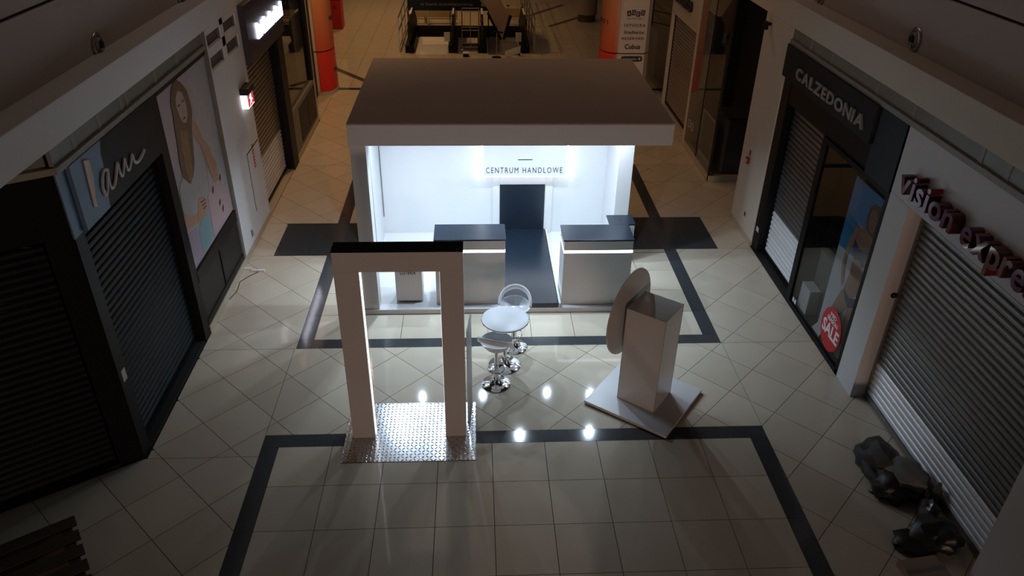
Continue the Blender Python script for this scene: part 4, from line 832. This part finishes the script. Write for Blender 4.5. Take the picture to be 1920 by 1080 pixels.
for x in (-0.46, 2.12): put('leg', B((x, 19.67, 0), (x + 0.04, 19.71, 0.90)), M['black'], t)
for tx, zt in (('w kasie automatycznej', 1.03), ('w kasie parkingowej', 1.27)): put('lettering', text_mb(tx, (-0.04, 19.659, zt), 1.66, 0.12, 'front', 0.002), M['lettergrey'], t)
put('arrow', MB().prism([(1.78, 19.659, 1.40), (1.85, 19.659, 1.42), (1.97, 19.659, 1.18), (2.04, 19.659, 1.24), (2.06, 19.659, 1.02), (1.88, 19.659, 1.06), (1.93, 19.659, 1.12)], (0, -0.003, 0)), M['lettergrey'], t)
t = thing('roll_container', 'steel roll cage trolley parked between the escalators', 'trolley', (1.56, 18.15, 0))
for x in (1.30, 1.82):
    for y in (18.12, 18.55): put('upright', MB().cyl((x, y, 0.10), (x, y, 1.22), 0.016, 8), M['steel'], t, smooth=True); put('caster', MB().cyl((x - 0.015, y, 0.045), (x + 0.015, y, 0.045), 0.045, 12), M['chrome'], t, smooth=True)
for z in (0.14, 0.64, 1.20): put('shelf_frame', MB().tube([(1.30, 18.12, z), (1.82, 18.12, z), (1.82, 18.55, z), (1.30, 18.55, z)], 0.016, 8, closed=True), M['steel'], t)
put('centre_bar', MB().cyl((1.56, 18.12, 0.14), (1.56, 18.12, 1.2), 0.012, 8), M['steel'], t, smooth=True)
put('deck', B((1.30, 18.12, 0.11), (1.82, 18.55, 0.13)), M['darkframe'], t)
t = thing('upturned_stand', 'thin pole with a dark cross head beside a white board', 'stand', (2.34, 17.4, 0))
put('foot', MB().cyl((2.34, 17.4, 0), (2.34, 17.4, 0.02), 0.14, 20), M['black'], t); put('pole', MB().cyl((2.34, 17.4, 0.02), (2.34, 17.4, 0.78), 0.014, 10), M['steel'], t)
for a in range(4): put('arm', MB().cyl((2.34, 17.4, 0.76), (2.34 + 0.2 * math.cos(a * PI / 2 + 0.4), 17.4 + 0.2 * math.sin(a * PI / 2 + 0.4), 0.72), 0.025, 8), M['black'], t)
put('tip', MB().cyl((2.34, 17.4, 0.78), (2.34, 17.4, 0.92), 0.008, 8), M['black'], t)
t = thing('leaning_board', 'pale grey board lying beside the thin pole', 'board', (2.80, 17.5, 0))
put('sheet', MB().prism([(2.58, 17.4, 0.02), (3.05, 17.55, 0.10), (3.08, 17.6, 0.30), (2.60, 17.45, 0.18)], (0, 0.02, 0.0)), M['paper'], t); put('prop', B((3.02, 17.58, 0.0), (3.06, 17.63, 0.12)), M['black'], t)
t = thing('small_carton', 'tiny white carton on the floor in front of the roll cage', 'carton', (1.42, 17.5, 0)); put('box', B((1.33, 17.44, 0.0), (1.50, 17.6, 0.10)), M['black'], t); put('lid', B((1.325, 17.435, 0.10), (1.505, 17.605, 0.13)), M['paper'], t)
t = thing('yellow_bollard', 'narrow yellow marker at the far side of the left escalator', 'marker', (0.02, 21.9, 0)); put('body', B((-0.06, 21.9, 0.0), (0.04, 21.98, 0.60)), M['yellow'], t); put('cap', B((-0.07, 21.89, 0.60), (0.05, 21.99, 0.62)), M['black'], t)
t = thing('yellow_marker', 'small yellow marker beside the right escalator', 'marker', (2.86, 21.9, 0)); put('body', B((2.83, 21.9, 0.0), (2.91, 21.98, 0.62)), M['yellow'], t); put('cap', B((2.82, 21.89, 0.62), (2.92, 21.99, 0.64)), M['black'], t)
# red terminal and round column at the back
t = thing('red_terminal', 'red boxy terminal with white top at the far left', 'terminal', (-2.98, 21.2, 0))
put('body', B((-3.35, 21.0, 0.0), (-2.78, 21.5, 0.95)), M['red'], t, bevel=0.01); put('white_top', B((-3.32, 21.05, 1.0), (-2.82, 21.48, 2.2)), M['directory'], t, bevel=0.01); put('black_joint', B((-3.36, 20.99, 0.95), (-2.77, 21.5, 1.0)), M['black'], t); put('emblem', MB().cyl((-2.98, 20.999, 0.72), (-2.98, 20.99, 0.72), 0.06, 14), M['darkred'], t)
t = thing('round_column', 'grey round column at the far right, its base shadow painted dark', 'column', (5.75, 22.6, 0))
put('shaft', MB().cyl((5.75, 22.6, 0.25), (5.75, 22.6, 5.0), 0.36, 28), M['coltop'], t, smooth=True); put('foot', MB().cyl((5.75, 22.6, 0.0), (5.75, 22.6, 0.25), 0.33, 28), M['brownstone'], t, smooth=True); put('collar', MB().cyl((5.75, 22.6, 0.25), (5.75, 22.6, 0.28), 0.375, 28), M['coltop'], t, smooth=True)  # dark base cylinder is the shadow round the column's foot, done in colour
